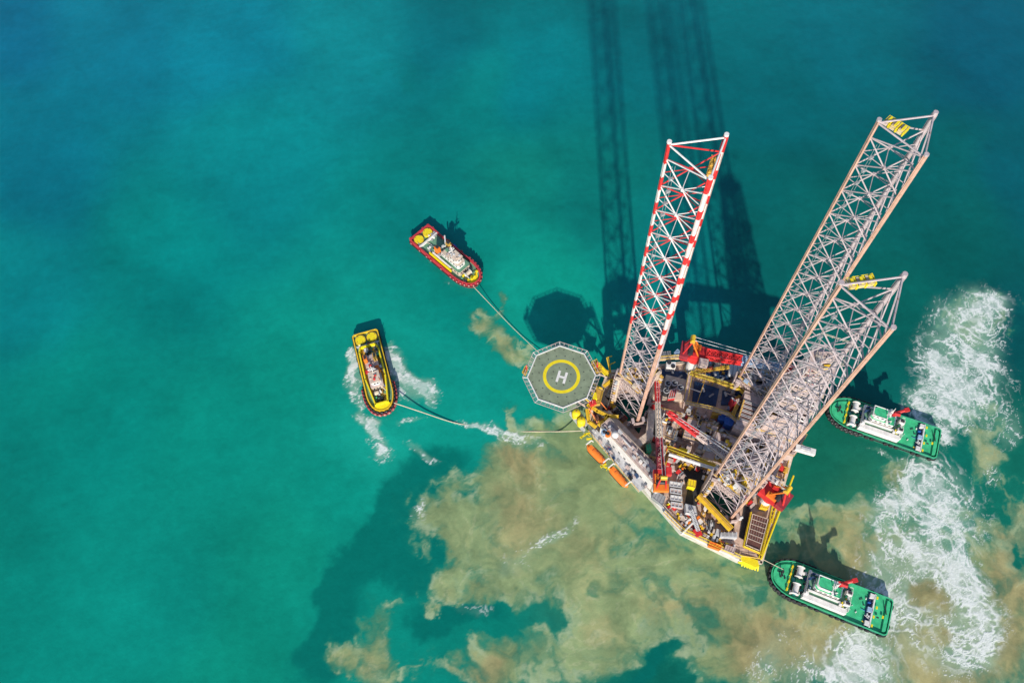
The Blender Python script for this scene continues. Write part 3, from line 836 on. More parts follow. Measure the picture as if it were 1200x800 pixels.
put('hatch_grid', [(882, 602), (900, 608), (890.5, 645), (874, 638)], ZD, 7.2, brown, 'dark brown gridded hatch cover with pale cross bars at the stern corner of the rig', 'hatch cover', None, hatchgrid)
mb = MB()
for a, b in (((880, 600), (871, 640)), ((871, 640), (890, 648)), ((903, 608), (892, 650))):
    q, w = P(*a, 7), P(*b, 7); d = w-q; mb.box((q+w)/2, (d.length, .5, .5), yellow, math.atan2(d.y, d.x)); mb.rail([q, w], byellow, 1, 1.6, .09)
rpart('hatch_surround', mb)
put('yellow_winch_house', [(807, 561), (816, 563), (815, 571), (806, 569)], ZD, 9, byellow, 'square yellow winch house standing on the flat dark pit slab', 'winch house', None, ribs(3, ochre))
put('white_equipment_box', [(803, 590), (815, 593), (817, 602), (804, 600)], ZD, 9, lgrey, 'pale grey equipment box between the flat dark pit slab and the small red deck crane', 'equipment box', None, ribs(4, grey))
put('fan_unit', [(781, 424), (792, 424), (792, 430), (781, 430)], ZD, 9, white, 'white box with two round dark fans behind the shade-blue deck pan', 'fan unit', None,
    lambda mb, q, z: [mb.tube(c, c+Vector((0, 0, .25)), .75, dark, 12) for c in (q[0].lerp(q[2], .3)+Vector((0, .35, 0)), q[0].lerp(q[2], .7)+Vector((0, -.35, 0)))])
put('blue_container', [(790, 413), (794, 409), (798, 412.5), (794, 417)], ZD, 8, lblue, 'small pale blue container turned askew on the far deck edge', 'container', None, ribs(5, lblue))
put('dark_container', [(774, 412), (786, 411), (787, 418), (775, 419)], ZD, 7.6, grey, 'dark grey flat container beside the red and white leg at the far deck edge', 'container', None, ribs(5, dark))
put('blue_tarpaulin', [(843, 485), (850, 487), (849, 493), (842, 491)], ZD, 8.6, bluem, 'bright blue tarpaulin-covered crate, left one of two amidships', 'covered crate', 'blue covered crates amidships', ribs(2, bluem, .3, .3))
put('blue_tarpaulin', [(851, 489), (860, 492), (858, 499), (849, 496)], ZD, 9.4, bluem, 'bright blue tarpaulin-covered crate, right and larger one of two amidships', 'covered crate', 'blue covered crates amidships', ribs(2, bluem, .3, .3))
put('green_locker', [(757, 521), (762, 519), (764, 527), (758, 529)], ZD, 9, green, 'small green locker behind the box girder of the red and white leg', 'locker', None, ribs(2, dgreen))
put('red_power_unit', [(857, 466), (866, 467), (867, 475), (858, 476)], ZD, 10, red, 'bulky red power unit beside the yellow catwalk near the rear leg', 'power unit', None,
    lambda mb, q, z: [mb.boxz((q[0].x+q[2].x)/2+.6, (q[0].y+q[2].y)/2, z, z+.9, 1.4, 1.2, pink, .4), mb.tube(q[0]+Vector((0, 0, .3)), q[2]+Vector((0, 0, .3)), .3, white, 6), mb.cyl(q[3].x+.9, q[3].y+.8, z, z+1.4, .4, dred, 8)])
put('red_store_bin', [(786, 457), (793, 455), (791, 466), (783, 467)], 7, 9, red, 'red frame skid lying between the dark round tanks on the cream platform', 'skid', None, ribs(3, pink, .3, .3))
mb = MB(); mb.pbox([(780.6, 438.7), (807.7, 445.7), (802, 468.5), (776, 468)], ZD, 7, cream); rpart('tank_platform', mb)
for (u, v), where in (((783, 449), 'far left'), ((790.5, 448.5), 'middle of the far row'), ((781, 457.5), 'near left'), ((797.5, 453.5), 'right')):
    p = P(u, v, 10); mb = MB(); mb.cyl(p.x, p.y, 7, 10, 1.05, grey if where != 'near left' else dark, 16); mb.torus((p.x, p.y, 10), .95, .12, lgrey, None, 16, 5); mb.cyl(p.x, p.y, 10, 10.12, .75, dark, 14)
    mb.tube((p.x, p.y, 10.1), (p.x+.9, p.y, 10.5), .12, lgrey, 5)
    solo('round_tank', mb, 'dark round tank, %s of the four on the cream platform' % where, 'tank', (p.x, p.y, 7), 'round tanks on the cream platform')
for k, w in enumerate(('left', 'middle', 'right')):
    a, b = P(857+5*k, 429.5+.4*k, 8), P(855.5+5*k, 439+.6*k, 8); mb = MB(); mb.tube(a, b, .78, lgrey, 14); d = (b-a).normalized()
    for e_ in (a, b): mb.ell(e_, (.78, .78, .78), lgrey, 10, 6)
    for t in (.2, .8): p = a.lerp(b, t); mb.boxz(p.x, p.y, ZD, 8, 1.1, .35, grey, math.atan2(d.y, d.x)+math.pi/2)
    solo('bulk_tank', mb, 'grey cylindrical bulk tank under the crane boom, %s one of three in a row' % w, 'tank', ((a+b)/2).xy.to_3d()+Vector((0, 0, ZD)), 'three grey bulk tanks')
for k, w in enumerate(('left', 'right')):
    p = P(827+6.5*k, 431.5, 8); mb = MB().ell(p, (.78, .78, .78), red, 14, 10); mb.cyl(p.x, p.y, ZD, 7.5, .5, dred, 8); mb.torus((p.x, p.y, 8), .8, .07, dred, None, 14, 4)
    solo('red_buoy', mb, 'round red marker buoy below the crane boom, %s one of the pair' % w, 'buoy', (p.x, p.y, ZD), 'pair of red buoys')
for k in range(4):   # pale pallets in a file
    c = [(785+.5*k, 564+8*k), (798+.5*k, 566+8*k), (798+.5*k, 571+8*k), (785+.5*k, 569+8*k)]
    put('pipe_bundle', c, ZD, 7, white if k % 2 == 0 else pink, 'pale bundled pallet in the file beside the flat dark pit slab, %s' % ['nearest the red crane', 'second from the red crane', 'third from the red crane', 'farthest from the red crane'][k], 'pallet', 'file of pale pallets', ribs(3, lgrey, .25, .3))
# winch wheel, grey reel box, small deck crane near the port stern corner
p = P(833, 613, 7); mb = MB()
for s_ in (-.7, .7): mb.torus(p+Vector((s_, 0, 0)), 1.5, .2, dark, Matrix.Rotation(math.pi/2, 3, 'Y'), 18, 5)
mb.tube(p-Vector((.8, 0, 0)), p+Vector((.8, 0, 0)), .9, grey, 14)
for k in range(6):
    a = k*math.pi/3; mb.tube(p, p+Vector((0, 1.5*math.cos(a), 1.5*math.sin(a))), .1, lgrey, 4)
mb.boxz(p.x, p.y, ZD, 5.6, 2.6, 3, grey)
solo('mooring_winch', mb, 'dark spoked mooring winch beside the yellow skid beam', 'winch', (p.x, p.y, ZD))
put('grey_reel_unit', [(845, 623), (864, 623), (864, 630), (844, 629)], ZD, 8, lgrey, 'long pale grey unit with dark openings at the foot of the near leg', 'machinery unit', None,
    lambda mb, q, z: [mb.box(q[0].lerp(q[1], t).lerp(q[3].lerp(q[2], t), .5)+Vector((0, 0, .1)), (.9, 1.1, .3), grey) for t in (.15, .38, .62, .86)])
p = P(818, 623, 7.5); t = empty('small_deck_crane', (p.x, p.y, ZD), 0, 'small red deck crane with grey boom at the port stern edge', 'crane')
m = MB(); m.box((0, 0, 1.2), (2, 2.4, 2.2), red, .4); m.box((.2, .5, 2.5), (1.2, 1, .7), dred, .4); m.build('base', t)
m = MB(); m.truss((0, .3, 3), (-2.0, 6.4, 5.0), .9, .8, lgrey, 7, .1, .06); m.build('boom', t)
m = MB(); m.tube((-2, 6.4, 5), (-2, 6.4, 2.5), .06, dark, 4); m.box((-2, 6.4, 2.3), (.3, .3, .5), yellow); m.build('hook', t)
a, b = P(798, 626, 6.5), P(811, 613, 6.5); mb = MB(); mb.tube(a, b, .35, white, 8); mb.tube(b, b+Vector((1.2, .6, 0)), .5, lgrey, 8); mb.boxz(b.x, b.y, ZD, 6.2, .7, .7, grey)
solo('overboard_pipe', mb, 'short white discharge pipe poking over the port edge', 'pipe', b.xy.to_3d()+Vector((0, 0, ZD)))
# drill pipe on the cantilever deck
r_ = random.Random(30)
for k in range(14):
    c = DC-AX.to_3d()*9.6+NX.to_3d()*(-4+.55*k)+Vector((0, 0, 12.4)); m = MB(); m.tube(c-AX.to_3d()*3, c+AX.to_3d()*3, .2, [legsteel, grey, brown][k % 3], 7)
    for s_ in (-1, 1): m.tube(c+AX.to_3d()*3*s_, c+AX.to_3d()*2.5*s_, .26, ochre, 7)
    solo('drill_pipe', m, 'drill pipe lying in the row on the pipe deck next to the derrick', 'pipe', (c.x, c.y, 12.2), 'drill pipes lying on the pipe deck')
for px, z1, m1, lb in (([(836, 480), (846, 481), (845, 486), (835, 485)], 9, ochre, 'ochre cargo basket next to the blue tarpaulin crates'),
                       ([(772, 520), (781, 523), (778, 531), (770, 528)], 8.5, cream, 'cream cargo container beside the port crane boom'),
                       ([(790, 505), (794, 506), (791, 518), (787, 517)], 9, dark, 'narrow black container standing amidships left of the red boom tip'),
                       ([(797, 524), (806, 527), (804, 531), (795, 528)], 10, byellow, 'small bright yellow box against the ochre walkway'),
                       ([(826, 520), (836, 523), (834, 529), (824, 526)], 9.6, lgrey, 'light grey container below the stern crane boom'),
                       ([(768, 575), (780, 582), (776, 592), (764, 582)], 7.5, grey, 'grey cargo basket inboard of the port hull edge'),
                       ([(832, 634), (846, 639), (844, 644), (830, 639)], 7, orange, 'orange cargo skid along the port stern edge'),
                       ([(851, 638), (862, 642), (860, 648), (849, 644)], 7.4, pink, 'pinkish container next to the yellow corner bumper'),
                       ([(893, 588), (902, 590), (900, 596), (891, 594)], 8, yellow, 'yellow tool container beside the stern crane foot')):
    put('cargo_container', px, ZD, z1, m1, lb, 'container', None, ribs(4, m1 if m1 is not dark else grey, .15, .16))

# ------------------------------------------------------------------ tugs
def outline(L, B, bow, n=14, stern_r=1.1, taper=.0):
    """Half outline from stern centre to bow tip -> closed loop, x forward."""
    hb = B/2; x0 = L/2-bow; pts = [(-L/2, 0), (-L/2, hb*.55)]
    for k in range(1, 6):
        a = k/5*math.pi/2; pts.append((-L/2+stern_r*(1-math.cos(a)), hb-stern_r*.9+stern_r*.9*math.sin(a)-.0))
    pts += [(-L*.1, hb)]
    for k in range(n+1):
        a = k/n*math.pi/2; pts.append((x0+bow*math.sin(a), hb*(math.cos(a)**.85 if a < math.pi/2-1e-6 else 0)))
    half = pts
    return half+[(x, -y) for x, y in half[-2:0:-1]]


def loft(m, loops, zs, mats):
    for a, b, z0, z1, mm in zip(loops, loops[1:], zs, zs[1:], mats):
        n = len(a); m.add([(x, y, z0) for x, y in a]+[(x, y, z1) for x, y in b], [(i, n+i, n+(i+1) % n, (i+1) % n) for i in range(n)][::-1], mm)


def sc(o, f, g=None): return [(x*f, y*(g or f)) for x, y in o]


def offs(o, L, d):
    """inset by d metres"""
    B = max(y for x, y in o); return [(x*(1-2*d/L), y*(1-d/B)) for x, y in o]


TY = MB().torus((0, 0, 0), .55, .26, black, None, 12, 6); TY.torus((0, 0, 0), .3, .06, grey, None, 10, 4)


TYC = MB().torus((0, 0, 0), .55, .26, dred, None, 12, 6); TYC.tube((0, 0, -.2), (0, 0, .2), .42, cream, 10)
tyre_mes = {}


def tyre(parent, loc, ang, s=1.0, pale=False):
    tyre_me = tyre_mes.get(pale)
    if tyre_me is None:
        o = (TYC if pale else TY).build('tyre_fender', parent, smooth=True); tyre_mes[pale] = o.data
    else:
        o = bpy.data.objects.new('tyre_fender', tyre_me); COL.objects.link(o); o.parent = parent
    o.location = loc; o.rotation_euler = (math.pi/2, 0, ang); o.scale = (s, s, s*1.1)


def tyres(parent, o, L, zt, spots, s=1.0, push=.2, pale=False):
    """tyres on the outline at fractions of perimeter x positions: list of (x, side) or bow arc angles"""
    n = len(o)
    per = [0]
    for i in range(n): per.append(per[-1]+math.dist(o[i], o[(i+1) % n]))
    for f in spots:
        d = (f % 1)*per[-1]
        i = max(k for k in range(n) if per[k] <= d); t = (d-per[i])/(per[i+1]-per[i]+1e-9)
        a, b = o[i], o[(i+1) % n]; x, y = a[0]+(b[0]-a[0])*t, a[1]+(b[1]-a[1])*t; tx, ty = b[0]-a[0], b[1]-a[1]; l = math.hypot(tx, ty)
        nx, ny = ty/l, -tx/l
        if nx*x+ny*y < 0: nx, ny = -nx, -ny
        tyre(parent, (x+nx*push, y+ny*push, zt), math.atan2(ny, nx)+math.pi/2, s, pale)


def base_tug(stern, bow, B, label, hullm, bulm, deckmm, bowlen, rimw=.35, bulh=1.0, group='tugs round the rig', rim=None):
    a, b = P(*stern, 2.8), P(*bow, 2.8); d = b-a; L = d.length; c = (a+b)/2
    t = empty('tugboat', (c.x, c.y, 0), math.atan2(d.y, d.x), label, 'tugboat', group)
    o = outline(L, B, bowlen)
    m = MB(); loft(m, [sc(o, .80, .8), sc(o, .94, .94), o, o], [-2.0, -.2, .9, 2.5], [black, hullm, hullm]); m.build('hull', t)
    m = MB(); di = offs(o, L, .12); m.prism(di, 2.2, 2.5, deckmm); m.build('main_deck', t)
    m = MB(); o2 = offs(o, L, rimw); n = len(o); zt = 2.5+bulh
    rimm = rim or bulm
    m.add([(x, y, 2.2) for x, y in o]+[(x, y, zt) for x, y in o], [(i, n+i, n+(i+1) % n, (i+1) % n) for i in range(n)][::-1], bulm)
    m.add([(x, y, 2.5) for x, y in o2]+[(x, y, zt) for x, y in o2], [(i, n+i, n+(i+1) % n, (i+1) % n) for i in range(n)], bulm)
    m.add([(x, y, zt) for x, y in o]+[(x, y, zt) for x, y in o2], [(i, n+i, n+(i+1) % n, (i+1) % n) for i in range(n)][::-1], rimm)
    m.build('bulwark', t)
    m = MB()
    for i in range(n):
        p, q = o[i], o[(i+1) % n]; m.tube((p[0]*1.005, p[1]*1.02, 1.7), (q[0]*1.005, q[1]*1.02, 1.7), .28, black, 6)
    m.build('rubbing_band', t)
    return t, o, L


def house(t, x0, x1, y0, y1, z0, z1, m, name='deckhouse', mtop=None, cham=0.6, win=True):
    mm = MB(); mm.prism([(x0, y0), (x1-cham, y0), (x1, y0+cham), (x1, y1-cham), (x1-cham, y1), (x0, y1)], z0, z1, m, mtop)
    o = mm.build(name, t)
    if win:
        zc = z0+(z1-z0)*.62; L = x1-x0
        for s_, y in ((-1, y0), (1, y1)):
            for k in range(max(2, int(L/1.5))): MB().box((x0+.9+k*1.5, y+s_*.012, zc), (.8, .06, .7), glass).build('window', o)
        for k in range(max(2, int((y1-y0-1.2)/1.0))): MB().box((x1+.01, y0+cham+.5+k*1.0, zc), (.06, .7, .8), glass).build('window', o)
    return o


def bits(t, x0, x1, y0, y1, z, n_, pal, seed, name='deck_gear', hmax=1.3, smax=1.3):
    """Small deck fittings, each a part of its own."""
    r = random.Random(seed)
    for k in range(n_):
        m = MB(); x, y = r.uniform(x0, x1), r.uniform(y0, y1); h = r.uniform(.2, hmax); q = r.random()
        if q < .5: m.boxz(x, y, z, z+h, r.uniform(.3, smax), r.uniform(.3, smax), r.choice(pal), r.choice([0, 0, .4])); nm = 'locker'
        elif q < .75: m.cyl(x, y, z, z+h, r.uniform(.15, .5), r.choice(pal), 9); nm = 'ventilator'
        else: m.tube((x, y, z+h*.5), (x+r.uniform(-2, 2), y+r.uniform(-.8, .8), z+h*.6), r.uniform(.08, .2), r.choice(pal), 5); nm = 'deck_pipe'
        m.build(nm, t)


def mast(t, x, y, z0, z1, m=white):
    mm = MB(); mm.tube((x-.5, y, z0), (x, y, z1), .2, m, 7, .09); mm.tube((x+.5, y, z0), (x, y, z1-1.5), .12, m, 6)
    for k, z in enumerate((z0+1.6, z0+2.8)): mm.tube((x, y-1.4+.4*k, z), (x, y+1.4-.4*k, z), .1, m, 5)
    mm.box((x+.3, y, z0+2.2), (.35, 2.2, .25), m); mm.ell((x, y-1.2, z0+2.0), (.3, .3, .35), white, 8, 5)
    mm.build('mast', t)


def bitt(t, x, w=1.6, m=byellow, z=2.5):
    mm = MB()
    for s_ in (-1, 1): mm.cyl(x, s_*w/2, z, z+1.5, .22, m, 9)
    mm.tube((x, -w/2-.4, z+1.1), (x, w/2+.4, z+1.1), .2, m, 8); mm.build('towing_bitt', t)


def drum(t, x, y, r, w, m=lgrey, mr=rope, z=2.5):
    mm = MB(); mm.tube((x, y-w/2, z+r), (x, y+w/2, z+r), r*.72, mr, 16)
    for s_ in (-.5, .5): mm.tube((x, y+w*s_-.08, z+r), (x, y+w*s_+.08, z+r), r, m, 18)
    mm.box((x, y, z+.15), (r*2.2, w*1.1, .3), dark); mm.build('towing_winch', t)


def discs(t, x, y, r, z, m=byellow):
    for s_ in (-1, 1):
        mm = MB(); mm.cyl(x, s_*y, z-.9, z, r, m, 24); mm.cyl(x, s_*y, z, z+.12, r*.9, m, 24); mm.torus((x, s_*y, z+.02), r*.97, .09, ochre, None, 24, 4)
        for k in range(4): a = k*math.pi/2+.5; mm.box((x+r*.7*math.cos(a), s_*y+r*.7*math.sin(a), z+.18), (.3, .3, .12), ochre)
        mm.build('thruster_hatch', t)


# --- red hulled tug
t, o, L = base_tug((490.5, 272.5), (560, 331), 10.4, 'red-hulled tug with pale deckhouse and two yellow discs on its stern', hullred, hullred, dgreen, 9, .62, 1.0)
x = lambda f: -L/2+L*f
discs(t, x(.085), 2.3, 1.95, 3.4)
MB().box((x(.17), 0, 3.1), (.5, 9.2, 1.2), white).build('cross_rail', t)
bits(t, x(.13), x(.2), -4, 4, 2.5, 16, [pink, white, dred, grey], 1)
m = MB(); m.box((x(.27), 1.2, 2.56), (4.4, 5.8, .1), dgreen); m.box((x(.3), -2.5, 2.9), (4.2, .25, .8), white); m.box((x(.31), -.6, 2.9), (5.2, .2, .6), lgrey); m.build('aft_grating', t)
bits(t, x(.24), x(.36), -4, -1, 2.5, 12, [teal, lgrey, bluem, white, dgreen], 2)
house(t, x(.38), x(.79), -2.9, 3.1, 2.5, 4.8, cream, 'deckhouse', dgreen)
house(t, x(.47), x(.75), -1.9, 2.1, 4.8, 6.8, white, 'upper_deckhouse', cream)
wh = house(t, x(.6), x(.72), -1.6, 1.7, 6.8, 8.9, white, 'wheelhouse', pink, .9)
MB().box((x(.66), .05, 9.0), (4.2, 3.6, .16), cream).build('roof', wh)
m = MB(); m.boxz(x(.41), -1.9, 5.0, 8.4, 2.0, 1.5, orange); m.boxz(x(.41), -1.9, 8.4, 8.8, 1.2, .9, dark); m.build('funnel', t)
m = MB(); m.boxz(x(.45), 2.6, 5.0, 8.0, 1.8, 1.4, ochre); m.boxz(x(.45), 2.6, 8.0, 8.4, 1.1, .9, dark); m.build('funnel', t)
m = MB(); m.boxz(x(.5), -3.8, 2.5, 4.2, L*.36, .5, byellow); m.boxz(x(.52), -3.4, 5.0, 5.5, L*.3, .5, white); m.build('side_coaming', t)
MB().box((x(.37), 3.2, 5.6), (.5, 5.4, .6), white, .9).build('boat_crane', t)
bits(t, x(.39), x(.6), -2.7, 2.9, 4.82, 26, [white, pink, lgrey, cream, dgreen, grey], 3, 'upper_deck_gear')
bits(t, x(.48), x(.6), -1.7, 1.9, 6.82, 12, [white, pink, lgrey, dgreen, grey], 6, 'roof')
bits(t, x(.61), x(.71), -1.5, 1.6, 9.1, 8, [white, lgrey, cream], 4, 'roof_gear', .7, .9)
mast(t, x(.6), .1, 8.9, 14)
m = MB(); pts = [(px_*.99, py_*.9) for px_, py_ in offs(o, L, .9) if px_ > x(.84)]
m.prism(pts, 2.5, 2.56, byellow); m.build('foredeck', t)
bits(t, x(.81), x(.92), -3.4, 3.4, 2.56, 14, [dark, dgreen, white, byellow, teal], 5, 'foredeck_gear')
bitt(t, x(.93)); drum(t, x(.84), 0, 1.1, 2.4)
m = MB(); bl = bluem; m.box((x(.45), 5.5, 2.6), (1.6, .8, 1.0), bluem); m.build('side_buoy', t)
tyres(t, o, L, 3.0, [.345+.02*k for k in range(16)], .8, .35, True)
tyres(t, o, L, 2.9, [.03, .06, .09, .2, .29, .92, .95, .71, .78, .81, .86], .8, .3, True)

# --- yellow tug
t, o, L = base_tug((427.5, 389.5), (450, 481.5), 9.6, 'yellow-decked tug with dark tyre-ringed bow and foam along both sides', hullred, yellow, dgreen, 7.5, .38, .9)
x = lambda f: -L/2+L*f
discs(t, x(.09), 2.15, 1.95, 3.5)
m = MB(); m.boxz(x(.16), 0, 2.5, 3.1, .5, 8.6, lgrey); m.build('cross_rail', t)
bits(t, x(.14), x(.2), -3.8, 3.8, 2.5, 14, [lgrey, teal, dred, white], 11)
m = MB(); inn = [(x(.2), -3.0), (x(.26), -3.8), (x(.6), -3.9), (x(.92), -2.4), (x(.92), 2.4), (x(.6), 3.9), (x(.26), 3.8), (x(.2), 3.0)]
for i in range(8):
    a, b = [(q[0], q[1]*.92) for q in (inn[i], inn[(i+1) % 8])]; d = math.dist(a, b); m.box(((a[0]+b[0])/2, (a[1]+b[1])/2, 3.6), (d+.3, .5, 2.2), byellow, math.atan2(b[1]-a[1], b[0]-a[0]))
m.build('deckhouse_coaming', t)
m = MB(); m.prism([(x(.22), -2.9), (x(.6), -3.4), (x(.9), -2.1), (x(.9), 2.1), (x(.6), 3.4), (x(.22), 2.9)], 2.5, 3.0, ochre); m.build('inner_deck', t)
house(t, x(.34), x(.74), -2.3, 2.3, 3.0, 5.4, cream, 'deckhouse', pink)
bits(t, x(.61), x(.7), -1.5, 1.5, 8.2, 7, [red, lgrey, cream, orange], 16, 'roof', .6, .8)
wh = house(t, x(.6), x(.72), -1.8, 1.8, 5.4, 8.0, white, 'wheelhouse', white, .8)
MB().box((x(.655), 0, 8.1), (4.4, 3.8, .16), cream).build('roof', wh)
for s_ in (-1, 1):
    m = MB(); m.boxz(x(.4), 1.7*s_, 5.4, 8.2, 2.0, 1.2, orange if s_ < 0 else ochre); m.boxz(x(.4), 1.7*s_, 8.2, 8.6, 1.2, .7, dark); m.build('funnel', t)
bits(t, x(.22), x(.34), -2.8, 2.8, 3.0, 26, [dark, teal, dgreen, lgrey, bluem, white, green], 12)
bits(t, x(.44), x(.6), -2.3, 2.3, 5.4, 30, [dred, pink, red, white, orange, cream], 13, 'upper_deck_gear')
bits(t, x(.74), x(.88), -2.0, 2.0, 3.0, 22, [dark, green, lgrey, black, white, dgreen], 14, 'winch_gear')
bits(t, x(.25), x(.75), 2.6, 3.4, 3.0, 14, [lgrey, bluem, white, teal], 15, 'side_gear')
drum(t, x(.78), -.9, 1.1, 1.8, dark); mast(t, x(.6), 0, 8.6, 13)
m = MB(); m.prism([(x(.90)+3.2*math.cos(a), 3.0*math.sin(a)) for a in np.linspace(-1.35, 1.35, 14)], 2.5, 3.15, byellow); m.build('foredeck', t)
bitt(t, x(.93), 1.4, yellow)
tyres(t, o, L, 2.6, [.335+.0175*k for k in range(20)], 1.0, .45)
tyres(t, o, L, 1.9, [.343+.0175*k for k in range(19)], 1.1, 1.0, True)
tyres(t, o, L, 2.0, [.03, .06, .1, .18, .25, .75, .82, .9, .94, .97], .9, .25)

# --- green tugs
def green_tug(stern, bow, label):
    t, o, L = base_tug(stern, bow, 11.4, label, hullgreen, hullgreen, green, 8.5, .26, .8, rim=green)
    x = lambda f: -L/2+L*f
    m = MB(); m.prism([(px_, py_*.93) for px_, py_ in offs(o, L, .7) if px_ > x(.84)], 2.5, 2.9, green); m.build('foredeck', t)
    m = MB()
    for yy in (-3.6, -1.2, 1.2, 3.6): m.boxz(x(.845), yy, 2.5, 3.7, .5, .7, byellow)
    m.tube((x(.845), -4.2, 3.5), (x(.845), 4.2, 3.5), .16, yellow, 6); m.build('fore_rail', t)
    bitt(t, x(.92), 1.4, dark, 2.9); bits(t, x(.87), x(.94), -1.5, 1.5, 2.9, 6, [dark, yellow, black], 21, 'foredeck_gear', .5, .6)
    for yy in (-2.7, 2.7): drum(t, x(.78), yy, 1.25, 3.2, white, white)
    m = MB(); m.boxz(x(.70), 0, 2.5, 4.4, .6, 9.0, white); m.build('breakwater', t)
    bits(t, x(.71), x(.82), -4.5, 4.5, 2.5, 22, [dark, white, teal, lgrey, white, navy], 22, 'winch_gear')
    dh = house(t, x(.35), x(.70), -3.6, 3.7, 2.5, 4.9, white, 'deckhouse', dgreen)
    m = MB(); m.boxz(x(.54), 3.9, 2.5, 5.3, L*.36, 1.5, white); m.build('side_casing', t)
    m = MB(); m.boxz(x(.56), 2.0, 4.9, 5.7, L*.27, .5, white); m.boxz(x(.56), -3.4, 4.9, 5.7, L*.27, .4, white); m.build('coaming', t)
    uh = house(t, x(.45), x(.66), -2.6, 1.4, 4.9, 7.3, white, 'upper_deckhouse', green, .7)
    wh = house(t, x(.54), x(.655), -2.2, 1.0, 7.3, 9.7, white, 'wheelhouse', green, .8)
    m = MB(); q = [(x(.535), -2.4, 9.75), (x(.66), -2.4, 9.75), (x(.66), 1.2, 9.75), (x(.535), 1.2, 9.75)]
    for a, b in zip(q, q[1:]+q[:1]): m.tube(a, b, .16, white, 5)
    m.build('roof', wh)
    m = MB(); m.rail([(x(.66), -2.6, 7.3), (x(.45), -2.6, 7.3), (x(.45), 1.4, 7.3)], lblue, 1, 1.2, .06)
    m.rail([(x(.7), -3.6, 4.9), (x(.35), -3.6, 4.9), (x(.35), 3.7, 4.9)], white, 1, 1.2, .06); m.build('rail', t)
    bits(t, x(.66), x(.7), -3.4, 3.4, 4.9, 8, [navy, lblue, white], 23, 'bridge_gear')
    mast(t, x(.53), -.5, 9.7, 15.5); bits(t, x(.46), x(.53), -2.2, 1, 7.3, 8, [white, lgrey, navy], 24, 'roof_gear', .8, .8)
    # red folding crane on the upper side
    m = MB(); m.cyl(x(.47), -2.7, 4.9, 7.6, .6, red, 12); m.box((x(.47), -2.7, 7.8), (1.6, 1.5, 1.0), red, .4); m.tube((x(.47), -2.7, 8.1), (x(.375), -5.2, 9.0), .5, red, 7); m.tube((x(.47), -2.7, 8.2), (x(.42), -2.6, 8.7), .6, red, 7)
    m.box((x(.38), -5.0, 9.0), (1.5, 1.2, .9), red, .6); m.build('folding_crane', t)
    for yy in (-1.4, 1.8):
        m = MB(); m.boxz(x(.38), yy, 4.9, 7.2, 1.7, 1.2, white); m.boxz(x(.38), yy, 7.2, 7.7, 1.0, .7, dark); m.build('funnel', t)
    bits(t, x(.3), x(.42), -3.2, 3.2, 4.9 if False else 2.5, 6, [white, lgrey], 25, 'casing_gear', 1, 1)
    bits(t, x(.355), x(.44), -3.2, 3.2, 4.9, 18, [white, lgrey, white, dark, byellow, green], 26, 'boat_deck_gear')
    # aft deck break, navy well with white fences
    m = MB(); m.boxz(x(.175), 0, 2.5, 2.56, 1.7, 10.4, navy); m.build('well', t)
    m = MB(); m.boxz(x(.15), 0, 2.5, 3.5, .4, 10.2, white)
    for yy in (-4.2, 4.2, 0): m.boxz(x(.17), yy, 2.56, 3.5, 1.5, 1.4, white if yy else lblue)
    m.build('aft_fence', t)
    bits(t, x(.155), x(.2), -4.2, 4.2, 2.56, 14, [white, bluem, lgrey, dark], 27, 'well_gear', 1, .8)
    m = MB(); m.prism([(px_, py_*.94) for px_, py_ in offs(o, L, .6) if px_ < x(.14)], 2.5, 3.1, green); m.build('aft_deck', t)
    m = MB(); 
    for xx, yy in ((.13, 4.3), (.13, -4.3), (.13, 1.6), (.06, .6), (.12, -1.4)): m.boxz(x(xx), yy, 3.1, 3.3, .5, .8, byellow)
    m.box((x(.05), -1.9, 3.2), (.25, 3.0, .2), dark, .3); m.box((x(.1), 1.3, 3.2), (.7, .4, .3), dark); m.build('deck_plates', t)
    bits(t, x(.2), x(.3), -4, 4, 2.5, 5, [dark, white, yellow], 28, 'deck_gear', .6, .7)
    tyres(t, o, L, 2.6, [.335+.0185*k for k in range(19)], 1.1, .4)
    tyres(t, o, L, 1.6, [.345+.0185*k for k in range(18)], 1.1, .45)
    tyres(t, o, L, 1.9, [.03, .08, .12, .14, .2, .22, .24, .29, .31, .7, .72, .76, .79, .81, .87, .9, .96], 1.0, .3)
    return t


g1 = green_tug((1043, 724), (904, 668.5), 'green-decked tug tied by a short line to the yellow stern corner of the rig')
a, b = P(1096, 519, 2.8), P(976, 478, 2.8)
g2 = copy_tree(g1); c = (a+b)/2; g2.location = (c.x, c.y, 0); g2.rotation_euler = (0, 0, math.atan2((b-a).y, (b-a).x))
g2['label'] = 'green-decked tug whose bow is tucked against the grey-pink leg nearest the viewer'


# ------------------------------------------------------------------ tow lines
def line(px, r, label, name='tow_line'):
    pts = [P(u, v, z) for u, v, z in px]; sm = []
    for i in range(len(pts)-1):
        p0, p1, p2, p3 = pts[max(0, i-1)], pts[i], pts[i+1], pts[min(len(pts)-1, i+2)]
        for k in range(8):
            t = k/8; sm.append(.5*((2*p1)+(p2-p0)*t+(2*p0-5*p1+4*p2-p3)*t*t+(3*p1-p0-3*p2+p3)*t**3))
    sm.append(pts[-1]); m = MB(); m.path(sm, r, rope, 5)
    return solo(name, m, label, 'tow line', (sm[0].x, sm[0].y, sm[0].z))


